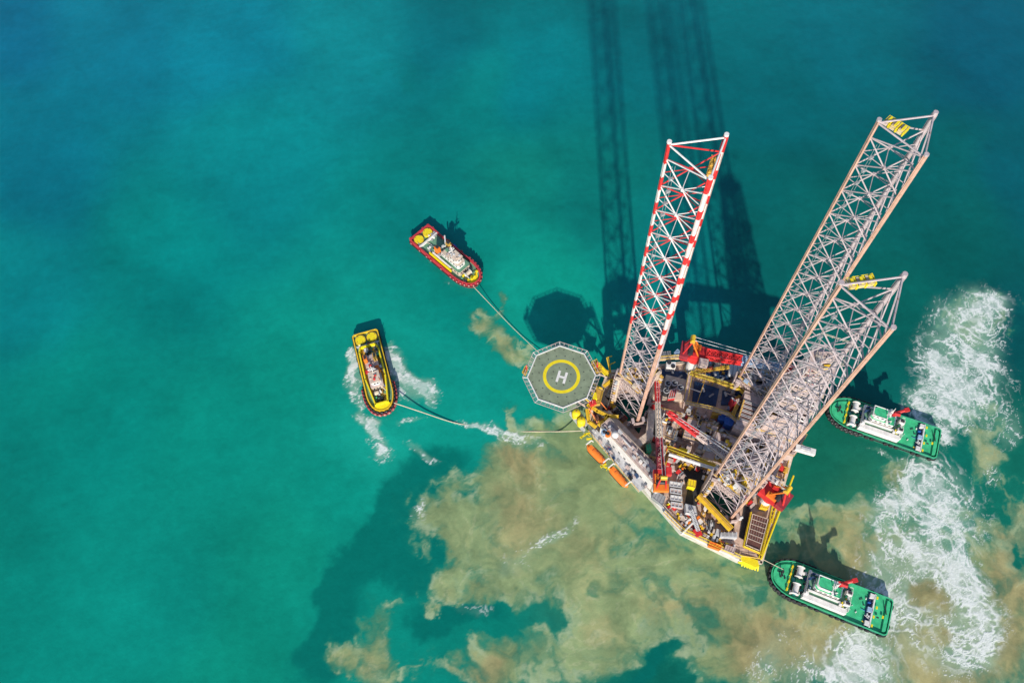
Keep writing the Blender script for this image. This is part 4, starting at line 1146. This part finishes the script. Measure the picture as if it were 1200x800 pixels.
line([(555, 336, 3.6), (575, 357, 1.4), (600, 383, .7), (626, 408, 1.2), (690, 470, 5.5)], .11, 'thin pale tow line from the red-hulled tug running under the helideck')
line([(462, 472, 3.6), (495, 483, 1.2), (530, 494.5, .3), (556, 499, -.25), (600, 505, -.25), (626, 505.5, .1), (655, 505.5, .3), (682, 504.5, 4.6)], .17, 'pale tow line from the yellow tug dipping through white water to the rig bow')
line([(888, 652, 5.4), (904, 660, 4.4), (918, 667, 4.3)], .1, 'short pale line from the rig corner to a green tug bow')

# ------------------------------------------------------------------ water
def vnoise(x, y, seed):
    xi = np.floor(x).astype(np.int64); yi = np.floor(y).astype(np.int64); fx = x-xi; fy = y-yi
    fx = fx*fx*fx*(fx*(fx*6-15)+10); fy = fy*fy*fy*(fy*(fy*6-15)+10)
    def h(a, b):
        n_ = (a*374761393+b*668265263+seed*1442695041) & 0x7fffffff
        n_ = ((n_ ^ (n_ >> 13))*1274126177) & 0x7fffffff
        return ((n_ ^ (n_ >> 16)) & 0xffff)/65535.
    a = h(xi, yi); b = h(xi+1, yi); c = h(xi, yi+1); d_ = h(xi+1, yi+1)
    return (a*(1-fx)+b*fx)*(1-fy)+(c*(1-fx)+d_*fx)*fy


def fbm(x, y, s, seed, o=5, g=.5):
    x = x/s; y = y/s; t = 0; a = 1; w = 0
    for k in range(o):
        c_, s_ = math.cos(.7*k), math.sin(.7*k)
        t = t+a*vnoise(x*c_-y*s_+17.3*k, x*s_+y*c_-9.1*k, seed+k); w += a; a *= g; x = x*2.03; y = y*2.03
    return t/w*2-1


def ss(a, b, x):
    t = np.clip((x-a)/(b-a), 0, 1); return t*t*(3-2*t)


STEP = 0.42
gx = np.concatenate([np.arange(-285, -90, .6), np.arange(-90, 62, .42), np.arange(62, 172, .30), np.arange(172, 255, .5)])
gy = np.concatenate([np.arange(8, 132, .30), np.arange(132, 340, .5)])
ext = np.array([20, 60, 150, 350, 800, 2000, 5000.])
gx = np.concatenate([gx[0]-ext[::-1], gx, gx[-1]+ext]); gy = np.concatenate([gy[0]-ext[::-1], gy, gy[-1]+ext])
X, Yg = np.meshgrid(gx, gy); nx, ny = len(gx), len(gy)
# survey coordinates of every water vertex
cxv = np.clip(X, -320, 300); cyv = np.clip(Yg, -20, 360)
pc = np.stack([cxv, cyv, np.full_like(cxv, -H)], 0); cc = np.einsum('ij,jkl->ikl', ROT.T, pc)
U = 600+F*cc[0]/-cc[2]; V = 400-F*cc[1]/-cc[2]
# large scale tint of the water: Shepard blend of surveyed tints
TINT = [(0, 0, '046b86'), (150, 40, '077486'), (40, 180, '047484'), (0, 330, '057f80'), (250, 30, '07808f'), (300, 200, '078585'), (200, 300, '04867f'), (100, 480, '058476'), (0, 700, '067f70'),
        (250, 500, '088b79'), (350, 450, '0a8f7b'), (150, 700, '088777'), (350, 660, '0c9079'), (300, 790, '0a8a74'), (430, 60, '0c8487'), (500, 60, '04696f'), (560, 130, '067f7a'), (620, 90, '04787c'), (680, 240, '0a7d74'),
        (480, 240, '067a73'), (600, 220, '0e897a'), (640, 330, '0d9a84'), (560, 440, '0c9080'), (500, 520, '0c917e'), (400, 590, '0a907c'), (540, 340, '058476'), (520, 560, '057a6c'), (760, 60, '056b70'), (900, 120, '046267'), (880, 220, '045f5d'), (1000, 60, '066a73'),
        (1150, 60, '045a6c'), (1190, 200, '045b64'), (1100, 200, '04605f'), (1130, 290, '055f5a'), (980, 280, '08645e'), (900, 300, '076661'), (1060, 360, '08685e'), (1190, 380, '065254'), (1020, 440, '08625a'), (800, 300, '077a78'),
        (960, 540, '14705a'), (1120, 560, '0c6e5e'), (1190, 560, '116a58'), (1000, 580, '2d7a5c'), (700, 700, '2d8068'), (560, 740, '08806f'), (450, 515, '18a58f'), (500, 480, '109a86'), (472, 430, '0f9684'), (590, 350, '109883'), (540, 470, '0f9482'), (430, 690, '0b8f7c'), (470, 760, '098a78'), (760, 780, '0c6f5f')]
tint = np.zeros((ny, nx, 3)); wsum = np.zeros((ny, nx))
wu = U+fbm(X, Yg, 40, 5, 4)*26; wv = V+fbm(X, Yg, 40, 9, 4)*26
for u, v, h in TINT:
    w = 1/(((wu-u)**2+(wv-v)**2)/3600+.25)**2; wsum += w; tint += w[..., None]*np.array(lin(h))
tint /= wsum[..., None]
# dark clear-water bands (no sediment) seen between the plumes
def blobs(L_, uu, vv):
    f = np.zeros_like(uu)
    for u, v, ru, rv, rot, val in L_:
        c_, s_ = math.cos(math.radians(rot)), math.sin(math.radians(rot)); du, dv = uu-u, vv-v
        a = (du*c_+dv*s_)/ru; b = (-du*s_+dv*c_)/rv; f = f+val*np.exp(-(a*a+b*b)**1.25)
    return f


q1 = fbm(X, Yg, 22, 31, 6, .55); q2 = fbm(X, Yg, 22, 47, 6, .55); q3 = fbm(X, Yg, 7, 77, 5, .6); q4 = fbm(X, Yg, 7, 97, 5, .6)
bu, bv = U+q1*30+q3*13, V+q2*30+q4*13
dk = blobs([(478, 600, 30, 60, 12, 1), (465, 640, 34, 40, 0, .9), (470, 690, 40, 30, 0, .8), (405, 700, 32, 60, 25, 1), (370, 770, 30, 45, 35, 1), (540, 725, 60, 18, -4, 1), (500, 570, 24, 22, 0, .7), (430, 650, 40, 26, -40, .7), (552, 592, 26, 14, -20, .8), (512, 652, 14, 22, 0, .7),
            (767, 772, 30, 18, 10, .9), (745, 795, 30, 14, 0, .9), (660, 735, 20, 30, 0, .5), (700, 612, 24, 10, -10, .6), (740, 618, 30, 8, -6, .55), (585, 700, 20, 12, 0, .35), (640, 676, 24, 16, 0, .5), (1150, 640, 30, 22, 0, .5), (520, 545, 22, 20, 0, .5), (500, 745, 30, 14, 0, .5), (510, 330, 40, 40, 0, .35), (470, 240, 28, 50, -25, .35), (395, 170, 26, 16, 30, .25), (470, 90, 80, 26, 38, .3), (340, 110, 30, 14, 35, .2), (900, 680, 20, 10, 0, .1)], bu, bv)
dk = np.clip(dk-.55*np.exp(-(((bu-432)/26)**2+((bv-690)/24)**2)), 0, 1)
# suspended sediment
SED = [(610, 545, 52, 34, 10, 1.2), (585, 560, 40, 30, 0, .9), (520, 605, 46, 34, 10, .9), (540, 625, 50, 40, 0, .8), (600, 620, 60, 60, 0, 1.2), (560, 680, 62, 40, 0, 1.0), (525, 705, 34, 26, 0, .9), (660, 560, 60, 50, 0, 1.2), (670, 640, 70, 60, 0, 1.2), (720, 600, 60, 60, 0, 1.0), (760, 660, 80, 60, 0, 1.2), (700, 720, 80, 60, 0, 1.0), (620, 700, 50, 40, 0, .6),
       (800, 720, 80, 60, 0, 1.2), (850, 760, 90, 60, 0, 1.1), (640, 780, 70, 40, 0, 1), (575, 785, 45, 28, 0, 1.), (438, 738, 28, 32, 20, .8), (445, 785, 40, 24, 0, .85), (392, 768, 24, 16, 0, .75), (480, 775, 40, 24, 0, .4), (700, 780, 60, 40, 0, .8), (900, 640, 70, 50, 0, 1.0), (940, 720, 90, 60, 0, 1.2), (1000, 680, 70, 60, 0, 1.1), (950, 600, 60, 36, -10, .75), (1020, 760, 90, 60, 0, 1.3), (1110, 740, 90, 70, 0, 1.3), (1180, 720, 60, 60, 0, 1.1), (1185, 620, 40, 40, 0, .9), (1100, 660, 80, 50, 0, .95), (1055, 600, 60, 44, 0, .5), (1030, 550, 36, 22, 0, .6), (1150, 560, 26, 26, 40, .7),
       (1150, 440, 40, 90, -8, .55), (1140, 370, 44, 34, 0, .45), (1170, 510, 34, 44, 0, .6), (1100, 420, 44, 50, 0, .4), (563, 372, 20, 18, 30, .95), (583, 346, 9, 15, -15, .85), (595, 390, 34, 17, 35, .95), (612, 411, 26, 14, 30, .9), (538, 399, 6, 7, 0, .45), (596, 478, 8, 24, 10, .6), (560, 365, 18, 8, 0, .35), (655, 485, 44, 26, 0, .75), (690, 520, 40, 40, 0, 1.), (529, 512, 6, 12, 0, .35), (620, 500, 44, 14, 0, .6), (740, 560, 60, 60, 0, 1), (820, 640, 60, 40, 0, .9)]
SEDN = [(552, 592, 26, 14, -25, .9), (511, 652, 13, 22, 0, .9), (530, 702, 16, 9, 0, .5), (545, 732, 70, 15, -3, 1.0), (590, 722, 18, 14, 0, .8), (639, 674, 24, 16, 0, .55), (767, 772, 26, 20, 10, 1.3), (742, 798, 30, 14, 0, 1.3), (659, 734, 22, 34, 0, .7), (701, 616, 26, 10, -12, .75), (745, 619, 34, 8, -5, .8), (791, 635, 26, 12, 10, .5), (690, 704, 18, 18, 0, .4), (640, 480, 14, 18, 20, .3), (1150, 640, 26, 20, 0, .5), (860, 700, 26, 14, 0, .35), (980, 560, 40, 20, 0, .35), (1160, 600, 24, 30, 0, .4), (900, 740, 20, 30, 0, .3), (955, 660, 16, 18, 0, .25), (1120, 540, 40, 16, 10, .4), (1190, 480, 26, 30, 0, .35), (640, 715, 30, 26, 0, .5)]
sed = blobs(SED, bu, bv)-blobs(SEDN, bu, bv)
# tan (dense) against olive (thin)
TAN = [(605, 535, 46, 22, 8, 1.), (610, 590, 36, 40, 0, .75), (735, 597, 18, 16, 0, .7), (785, 710, 46, 30, 0, .75), (700, 640, 50, 24, 0, .5), (590, 640, 40, 30, 0, .35), (565, 790, 36, 18, 0, .8), (440, 790, 24, 14, 0, .6), (700, 745, 24, 24, 0, .5), (960, 745, 70, 50, 0, .8), (1075, 690, 50, 40, 0, 1.), (1120, 760, 80, 50, 0, .9), (1190, 660, 30, 60, 0, .8), (1000, 780, 80, 40, 0, 1.), (1000, 650, 40, 40, 0, .5), (930, 625, 30, 24, 0, .4), (595, 390, 30, 14, 35, .6), (563, 372, 14, 12, 0, .5), (850, 720, 40, 20, 0, .4), (660, 700, 60, 20, -30, .35), (900, 760, 60, 30, 0, .5), (583, 346, 9, 13, 0, .5)]
tan_ = blobs(TAN, bu, bv)
# foam cover
FO = [(1100, 484, 32, 24, 0, 1.15), (1088, 470, 26, 26, 0, .8), (1118, 440, 36, 50, -10, .62), (1100, 425, 26, 30, 0, .4), (1140, 420, 36, 60, -10, .45), (1150, 360, 34, 26, 0, .45), (1130, 380, 44, 40, 0, .35), (1186, 500, 16, 26, 0, .4), (1165, 460, 26, 40, 0, .3), (1168, 350, 18, 12, 0, .4),
      (1087, 560, 32, 26, 0, 1.1), (1070, 566, 26, 24, 0, .75), (1076, 610, 66, 40, 0, .5), (1030, 600, 20, 26, 0, .42), (1120, 620, 34, 34, 0, .4), (1100, 590, 44, 26, 0, .4), (1062, 648, 40, 14, 15, .75),
      (1030, 685, 26, 24, 0, .95), (1048, 662, 36, 18, 15, .9), (1085, 655, 40, 14, 5, .85), (1120, 672, 28, 26, 35, .9), (1136, 706, 22, 30, 20, .85), (1158, 735, 20, 30, 20, .7), (1070, 715, 40, 20, 0, .22), (1130, 765, 40, 30, 0, .42), (1060, 700, 60, 40, 0, .2), (1100, 740, 80, 50, 0, .24), (1045, 705, 24, 14, 0, .5), (1082, 700, 24, 15, 0, -.45), (1112, 748, 15, 13, 0, -.35), (1068, 612, 14, 10, 0, -.2), (1130, 600, 14, 12, 0, -.2),
      (1008, 772, 42, 24, 0, .85), (1010, 745, 26, 24, 0, .55), (1010, 795, 44, 14, 0, .8), (960, 790, 40, 20, 0, .45), (895, 785, 22, 22, 0, .42), (920, 750, 30, 24, -50, .25),
      (413, 428, 6, 20, 8, .85), (420, 450, 6, 18, 12, .9), (426, 470, 5, 12, 10, .6), (411, 412, 4, 8, 0, .5), (462, 420, 13, 15, 0, 1.0), (472, 433, 16, 11, 30, .95), (488, 443, 16, 9, 25, .8), (502, 452, 11, 9, 40, .75), (509, 466, 7, 13, 10, .6), (480, 455, 26, 14, 0, .42), (456, 408, 6, 8, 0, .5),
      (421, 493, 9, 10, 0, .95), (434, 503, 11, 10, 0, .75), (444, 492, 8, 7, 0, .65), (440, 520, 11, 24, -20, .62), (484, 492, 18, 4, -15, .45), (446, 530, 14, 12, 0, .5), (485, 530, 18, 6, 35, .5), (500, 540, 14, 6, 20, .35),
      (1040, 530, 26, 4, 25, .45), (985, 705, 34, 4, 29, .4), (950, 690, 20, 3, 29, .3), (1100, 505, 10, 12, 0, .7), (1046, 728, 8, 10, 0, .6), (525, 325, 8, 3, 40, .3), (500, 303, 8, 3, 40, .25), (560, 499, 26, 5.0, 9, 1.0), (590, 503, 30, 5.0, 6, .9), (540, 496, 14, 4, 12, .6), (610, 513, 36, 5, 3, .5), (575, 498, 10, 8, 0, .7), (548, 304, 4, 4, 0, .35),
      (620, 640, 46, 10, -28, .32), (655, 622, 30, 8, -35, .34), (600, 665, 30, 12, -20, .3), (550, 715, 24, 8, 0, .3), (490, 605, 10, 26, 10, .3), (1165, 560, 10, 14, 0, .3), (560, 720, 14, 8, 0, .3)]
fo = np.clip(blobs(FO, U+q1*9+q3*9, V+q2*9+q4*9), 0, 1.08)
# swirl-carried coordinates so that foam and silt streaks curl
SU, SV = X.copy(), Yg.copy()
for u, v, r, ang in ((1078, 690, 34, 2.4), (1087, 562, 18, 2.6), (1100, 482, 16, 2.2), (1140, 740, 24, -1.8), (1010, 775, 18, 1.8), (1110, 425, 30, -1.3), (1150, 370, 24, 1.4), (1070, 610, 26, -1.2), (610, 600, 36, 1.2), (660, 690, 34, -1.3), (560, 690, 30, 1.4), (530, 600, 20, -1.4), (720, 660, 40, 1.0), (790, 710, 30, -1.2), (734, 597, 14, 2.2), (480, 445, 14, 1.5), (440, 740, 18, 1.5), (960, 640, 26, -1.1), (650, 540, 26, -1.2), (900, 760, 30, 1.2)):
    c = P(u, v); dx, dy = SU-c.x, SV-c.y; rr = np.hypot(dx, dy); th = .5*ang*np.exp(-(rr/r)**2*1.2)
    cs, sn = np.cos(th), np.sin(th); SU, SV = c.x+dx*cs-dy*sn, c.y+dx*sn+dy*cs

def rank(f, m=None):
    """Equalise a noise field to 0..1 by its own distribution."""
    v = np.sort(f[::7, ::7].ravel()); return np.interp(f, v, np.linspace(0, 1, v.size))


def lerp(a, b, t): return a+(b-a)*t[..., None]
def C(h): return np.array(lin(h))


# --- clear water: mottled tint, darker bands
m1 = fbm(X, Yg, 46, 11, 6, .52); m2 = fbm(X, Yg, 12, 15, 5, .55); m3 = fbm(X+.35*Yg, Yg, 4, 19, 5, .6); xr, yr = X*.80-Yg*.60, X*.60+Yg*.80; m4 = fbm(xr/4.5+6*m1, yr+14*m1, 26, 23, 4, .5); m5 = fbm((X*.97+Yg*.2)/4, Yg-.2*X, 3.2, 29, 3, .6)
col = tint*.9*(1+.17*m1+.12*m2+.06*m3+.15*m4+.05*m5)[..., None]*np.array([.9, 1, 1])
dks = ss(.16, .78, dk+.22*m1+.20*q1+.10*q3)
col = lerp(col, C('02645a'), .80*dks)
# --- silt: billowing edge, thin haze, olive body, tan core
w1 = fbm(X, Yg, 14, 201, 5, .55); w2 = fbm(X, Yg, 14, 233, 5, .55)
bx, by = X+w1*11, Yg+w2*11
n1 = fbm(bx, by, 20, 301, 7, .56); n2 = fbm(bx, by, 6, 331, 6, .6); n3 = np.abs(fbm(bx, by, 9, 351, 6, .55)); n4 = fbm(SU, SV, 4.5, 371, 5, .6); n5 = np.abs(fbm(SU+w1*5, SV+w2*5, 7, 391, 5, .6))
body = 1.08*(1-np.exp(-np.maximum(sed, -1)*1.15))
D = body+.50*n1+.20*n2-.35*(n3-.15)
hz = ss(.18, .62, D)*ss(0, .2, sed); ed = (.42*ss(.38, .50, D)+.58*ss(.36, .98, D))*ss(.03, .22, sed)
sc_ = lerp(np.broadcast_to(C('4a8c6a'), col.shape), C('88996a'), ss(.42, .85, D))
T_ = ss(.30, 1.05, tan_*.62+.42*n1+.30*n2+.35*(rank(D)-.5)+.10+.26*ss(700, 1000, U))
sc_ = lerp(sc_, C('a8986a'), T_*.78)
sc_ = lerp(sc_, C('afb68c'), 1.0*np.exp(-((D-.62)/.15)**2)*ss(-.15, .35, n2+.5*n4)*(1-.5*T_))
streak = ss(.10, .0, n5)
sc_ = lerp(sc_, C('b3b38c'), .38*streak*ss(.5, .8, D)*ss(-.1, .5, w1+n4))
sc_ = .93*sc_*(1+.38*n2+.16*n4+.20*w1-.25*(n3-.15))[..., None]
col = lerp(col, C('177a66'), .55*hz); col = lerp(col, sc_, .95*ed)
# --- foam lace: equalised ridges, so that the cover is the share of white
f3 = fbm(X, Yg, 1.3, 451, 3, .6); f4 = fbm(SU, SV, 8, 471, 4, .55); f5 = fbm(X, Yg, 3.2, 481, 4, .6)
ax_, ay_ = SU+w1*10+n2*3.2+f5*1.0, SV+w2*10-n4*3.0-f5*1.0
ra = np.abs(fbm(ax_, ay_, 10, 401, 3, .5)); rb = np.abs(fbm(ax_+31, ay_-17, 6.5, 431, 3, .5)); rc = np.abs(fbm(ax_, ay_, 3.0, 441, 3, .5))
cv = np.clip(np.clip(fo, 0, 1.05)**1.12*(1+.9*f4+.6*q3), 0, 1.05)
wd = .022+.075*cv**1.7
th_ = np.maximum(np.maximum(ss(1.25, .15, ra/wd), ss(1.15, .1, rb/(wd*.9))), .8*ss(1.1, .1, rc/(wd*1.1))*ss(.35, .8, cv))
for u, v, R_, lam, sg in ((1100, 480, 15, 3.2, 1), (1087, 560, 16, 3.4, -1), (1118, 425, 20, 5, 1), (1080, 690, 26, 5.2, 1), (1145, 735, 18, 4.4, -1), (1010, 772, 16, 3.8, 1), (1076, 608, 20, 5, -1), (1150, 370, 14, 4.2, 1)):
    c = P(u, v); dx, dy = X-c.x+5*w1+2.2*f5, Yg-c.y+5*w2-2.2*f5; rr = np.hypot(dx, dy)*(1+.22*f4); an = np.arctan2(dy, dx)
    ph = rr/lam+sg*an/(2*math.pi)*2; ph = np.abs(ph-np.floor(ph)-.5)*lam
    th_ = np.maximum(th_, ss(.75, .08, ph)*ss(R_*1.25, R_*.7, rr)*ss(-.25, .25, f5+.7*q3+.25)*np.clip(.35+cv, 0, 1))
core = .8*ss(.70, 1.05, cv+.45*f5+.25*f3)*(.55+.45*ss(-.25, .25, f5-.9*(rb-.12)*2))
fm_ = np.maximum(th_*(.42+.58*ss(.12, .5, cv+.3*f4)), core)*ss(.08, .26, fo)*np.clip(1+.4*f3, 0, 1)
mk = .62*ss(.08, .85, fo*(1+.8*q1+.5*f4))
col = lerp(col, C('86ab94'), mk)
me = bpy.data.meshes.new('sea')
me.vertices.add(nx*ny); co = np.stack([X, Yg, np.zeros_like(X)], -1).astype(np.float32); me.vertices.foreach_set('co', co.ravel())
idx = np.arange(nx*ny).reshape(ny, nx); fq = np.stack([idx[:-1, :-1], idx[:-1, 1:], idx[1:, 1:], idx[1:, :-1]], -1).reshape(-1, 4)
me.loops.add(fq.size); me.loops.foreach_set('vertex_index', fq.ravel().astype(np.int32))
me.polygons.add(len(fq)); me.polygons.foreach_set('loop_start', np.arange(0, fq.size, 4, dtype=np.int32))
me.update(calc_edges=True)
def attr(name, typ, arr):
    a = me.attributes.new(name, typ, 'POINT'); a.data.foreach_set('vector' if typ == 'FLOAT_VECTOR' else 'value', np.ascontiguousarray(arr, dtype=np.float32).ravel())
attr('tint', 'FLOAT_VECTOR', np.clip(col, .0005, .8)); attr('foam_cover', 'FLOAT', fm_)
sea = bpy.data.objects.new('sea', me); COL.objects.link(sea); sea['kind'] = 'structure'; sea['label'] = 'teal sea with tan silt plumes and white wash'

wm = bpy.data.materials.new('sea_water'); wm.use_nodes = True; T = wm.node_tree; N = T.nodes; L_ = T.links; bs = N['Principled BSDF']
def node(t, **k):
    n_ = N.new(t)
    for a, b in k.items(): setattr(n_, a, b)
    return n_
def math_(op, a, b=None, c=None, clamp=False):
    n_ = node('ShaderNodeMath', operation=op, use_clamp=clamp)
    for i, q in enumerate((a, b, c)):
        if q is None: continue
        if isinstance(q, (int, float)): n_.inputs[i].default_value = q
        else: L_.new(q, n_.inputs[i])
    return n_.outputs[0]
def sstep(x, lo, hi):
    n_ = node('ShaderNodeMapRange', interpolation_type='SMOOTHSTEP'); L_.new(x, n_.inputs[0])
    for i, q in ((1, lo), (2, hi)):
        if isinstance(q, (int, float)): n_.inputs[i].default_value = q
        else: L_.new(q, n_.inputs[i])
    return n_.outputs[0]
def noise(vec, scale, det=6, rough=.6, dist=0.0):
    n_ = node('ShaderNodeTexNoise'); n_.inputs['Scale'].default_value = scale; n_.inputs['Detail'].default_value = det; n_.inputs['Roughness'].default_value = rough; n_.inputs['Distortion'].default_value = dist
    L_.new(vec, n_.inputs['Vector']); return n_.outputs['Fac']
def mix(f, a, b, mode='MIX'):
    n_ = node('ShaderNodeMix', data_type='RGBA', blend_type=mode)
    for i, q in ((0, f), (6, a), (7, b)):
        if isinstance(q, (int, float)): n_.inputs[i].default_value = q
        elif isinstance(q, tuple): n_.inputs[i].default_value = (*q, 1)
        else: L_.new(q, n_.inputs[i])
    return n_.outputs[2]
def att(n_): q = node('ShaderNodeAttribute', attribute_name=n_); return q
tin = att('tint').outputs['Vector']; fo_ = att('foam_cover').outputs['Fac']
geo = node('ShaderNodeNewGeometry').outputs['Position']
nd = noise(geo, 1.3, 5, .65); ng = noise(geo, .35, 7, .65, .4)
base = mix(1.0, tin, mix(ng, (.80, .82, .82), (1.2, 1.18, 1.18)), 'MULTIPLY')
fm = math_('MULTIPLY', fo_, math_('ADD', .72, math_('MULTIPLY', nd, .62)), None, True)
base = mix(math_('MULTIPLY', fm, .9), base, (.77, .78, .75))
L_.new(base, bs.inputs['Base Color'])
rg = math_('ADD', .28, math_('MULTIPLY', fm, .5)); L_.new(rg, bs.inputs['Roughness'])
bs.inputs['IOR'].default_value = 1.33; bs.inputs['Specular IOR Level'].default_value = .3
bpn = node('ShaderNodeBump'); bpn.inputs['Strength'].default_value = .35; bpn.inputs['Distance'].default_value = .5
hgt = math_('ADD', math_('MULTIPLY', noise(geo, .22, 6, .6), .8), math_('ADD', math_('MULTIPLY', nd, .25), math_('MULTIPLY', fm, .5)))
L_.new(hgt, bpn.inputs['Height']); L_.new(bpn.outputs[0], bs.inputs['Normal'])
me.materials.append(wm)

SC.cycles.use_denoising = True
SC.cycles.max_bounces = 6
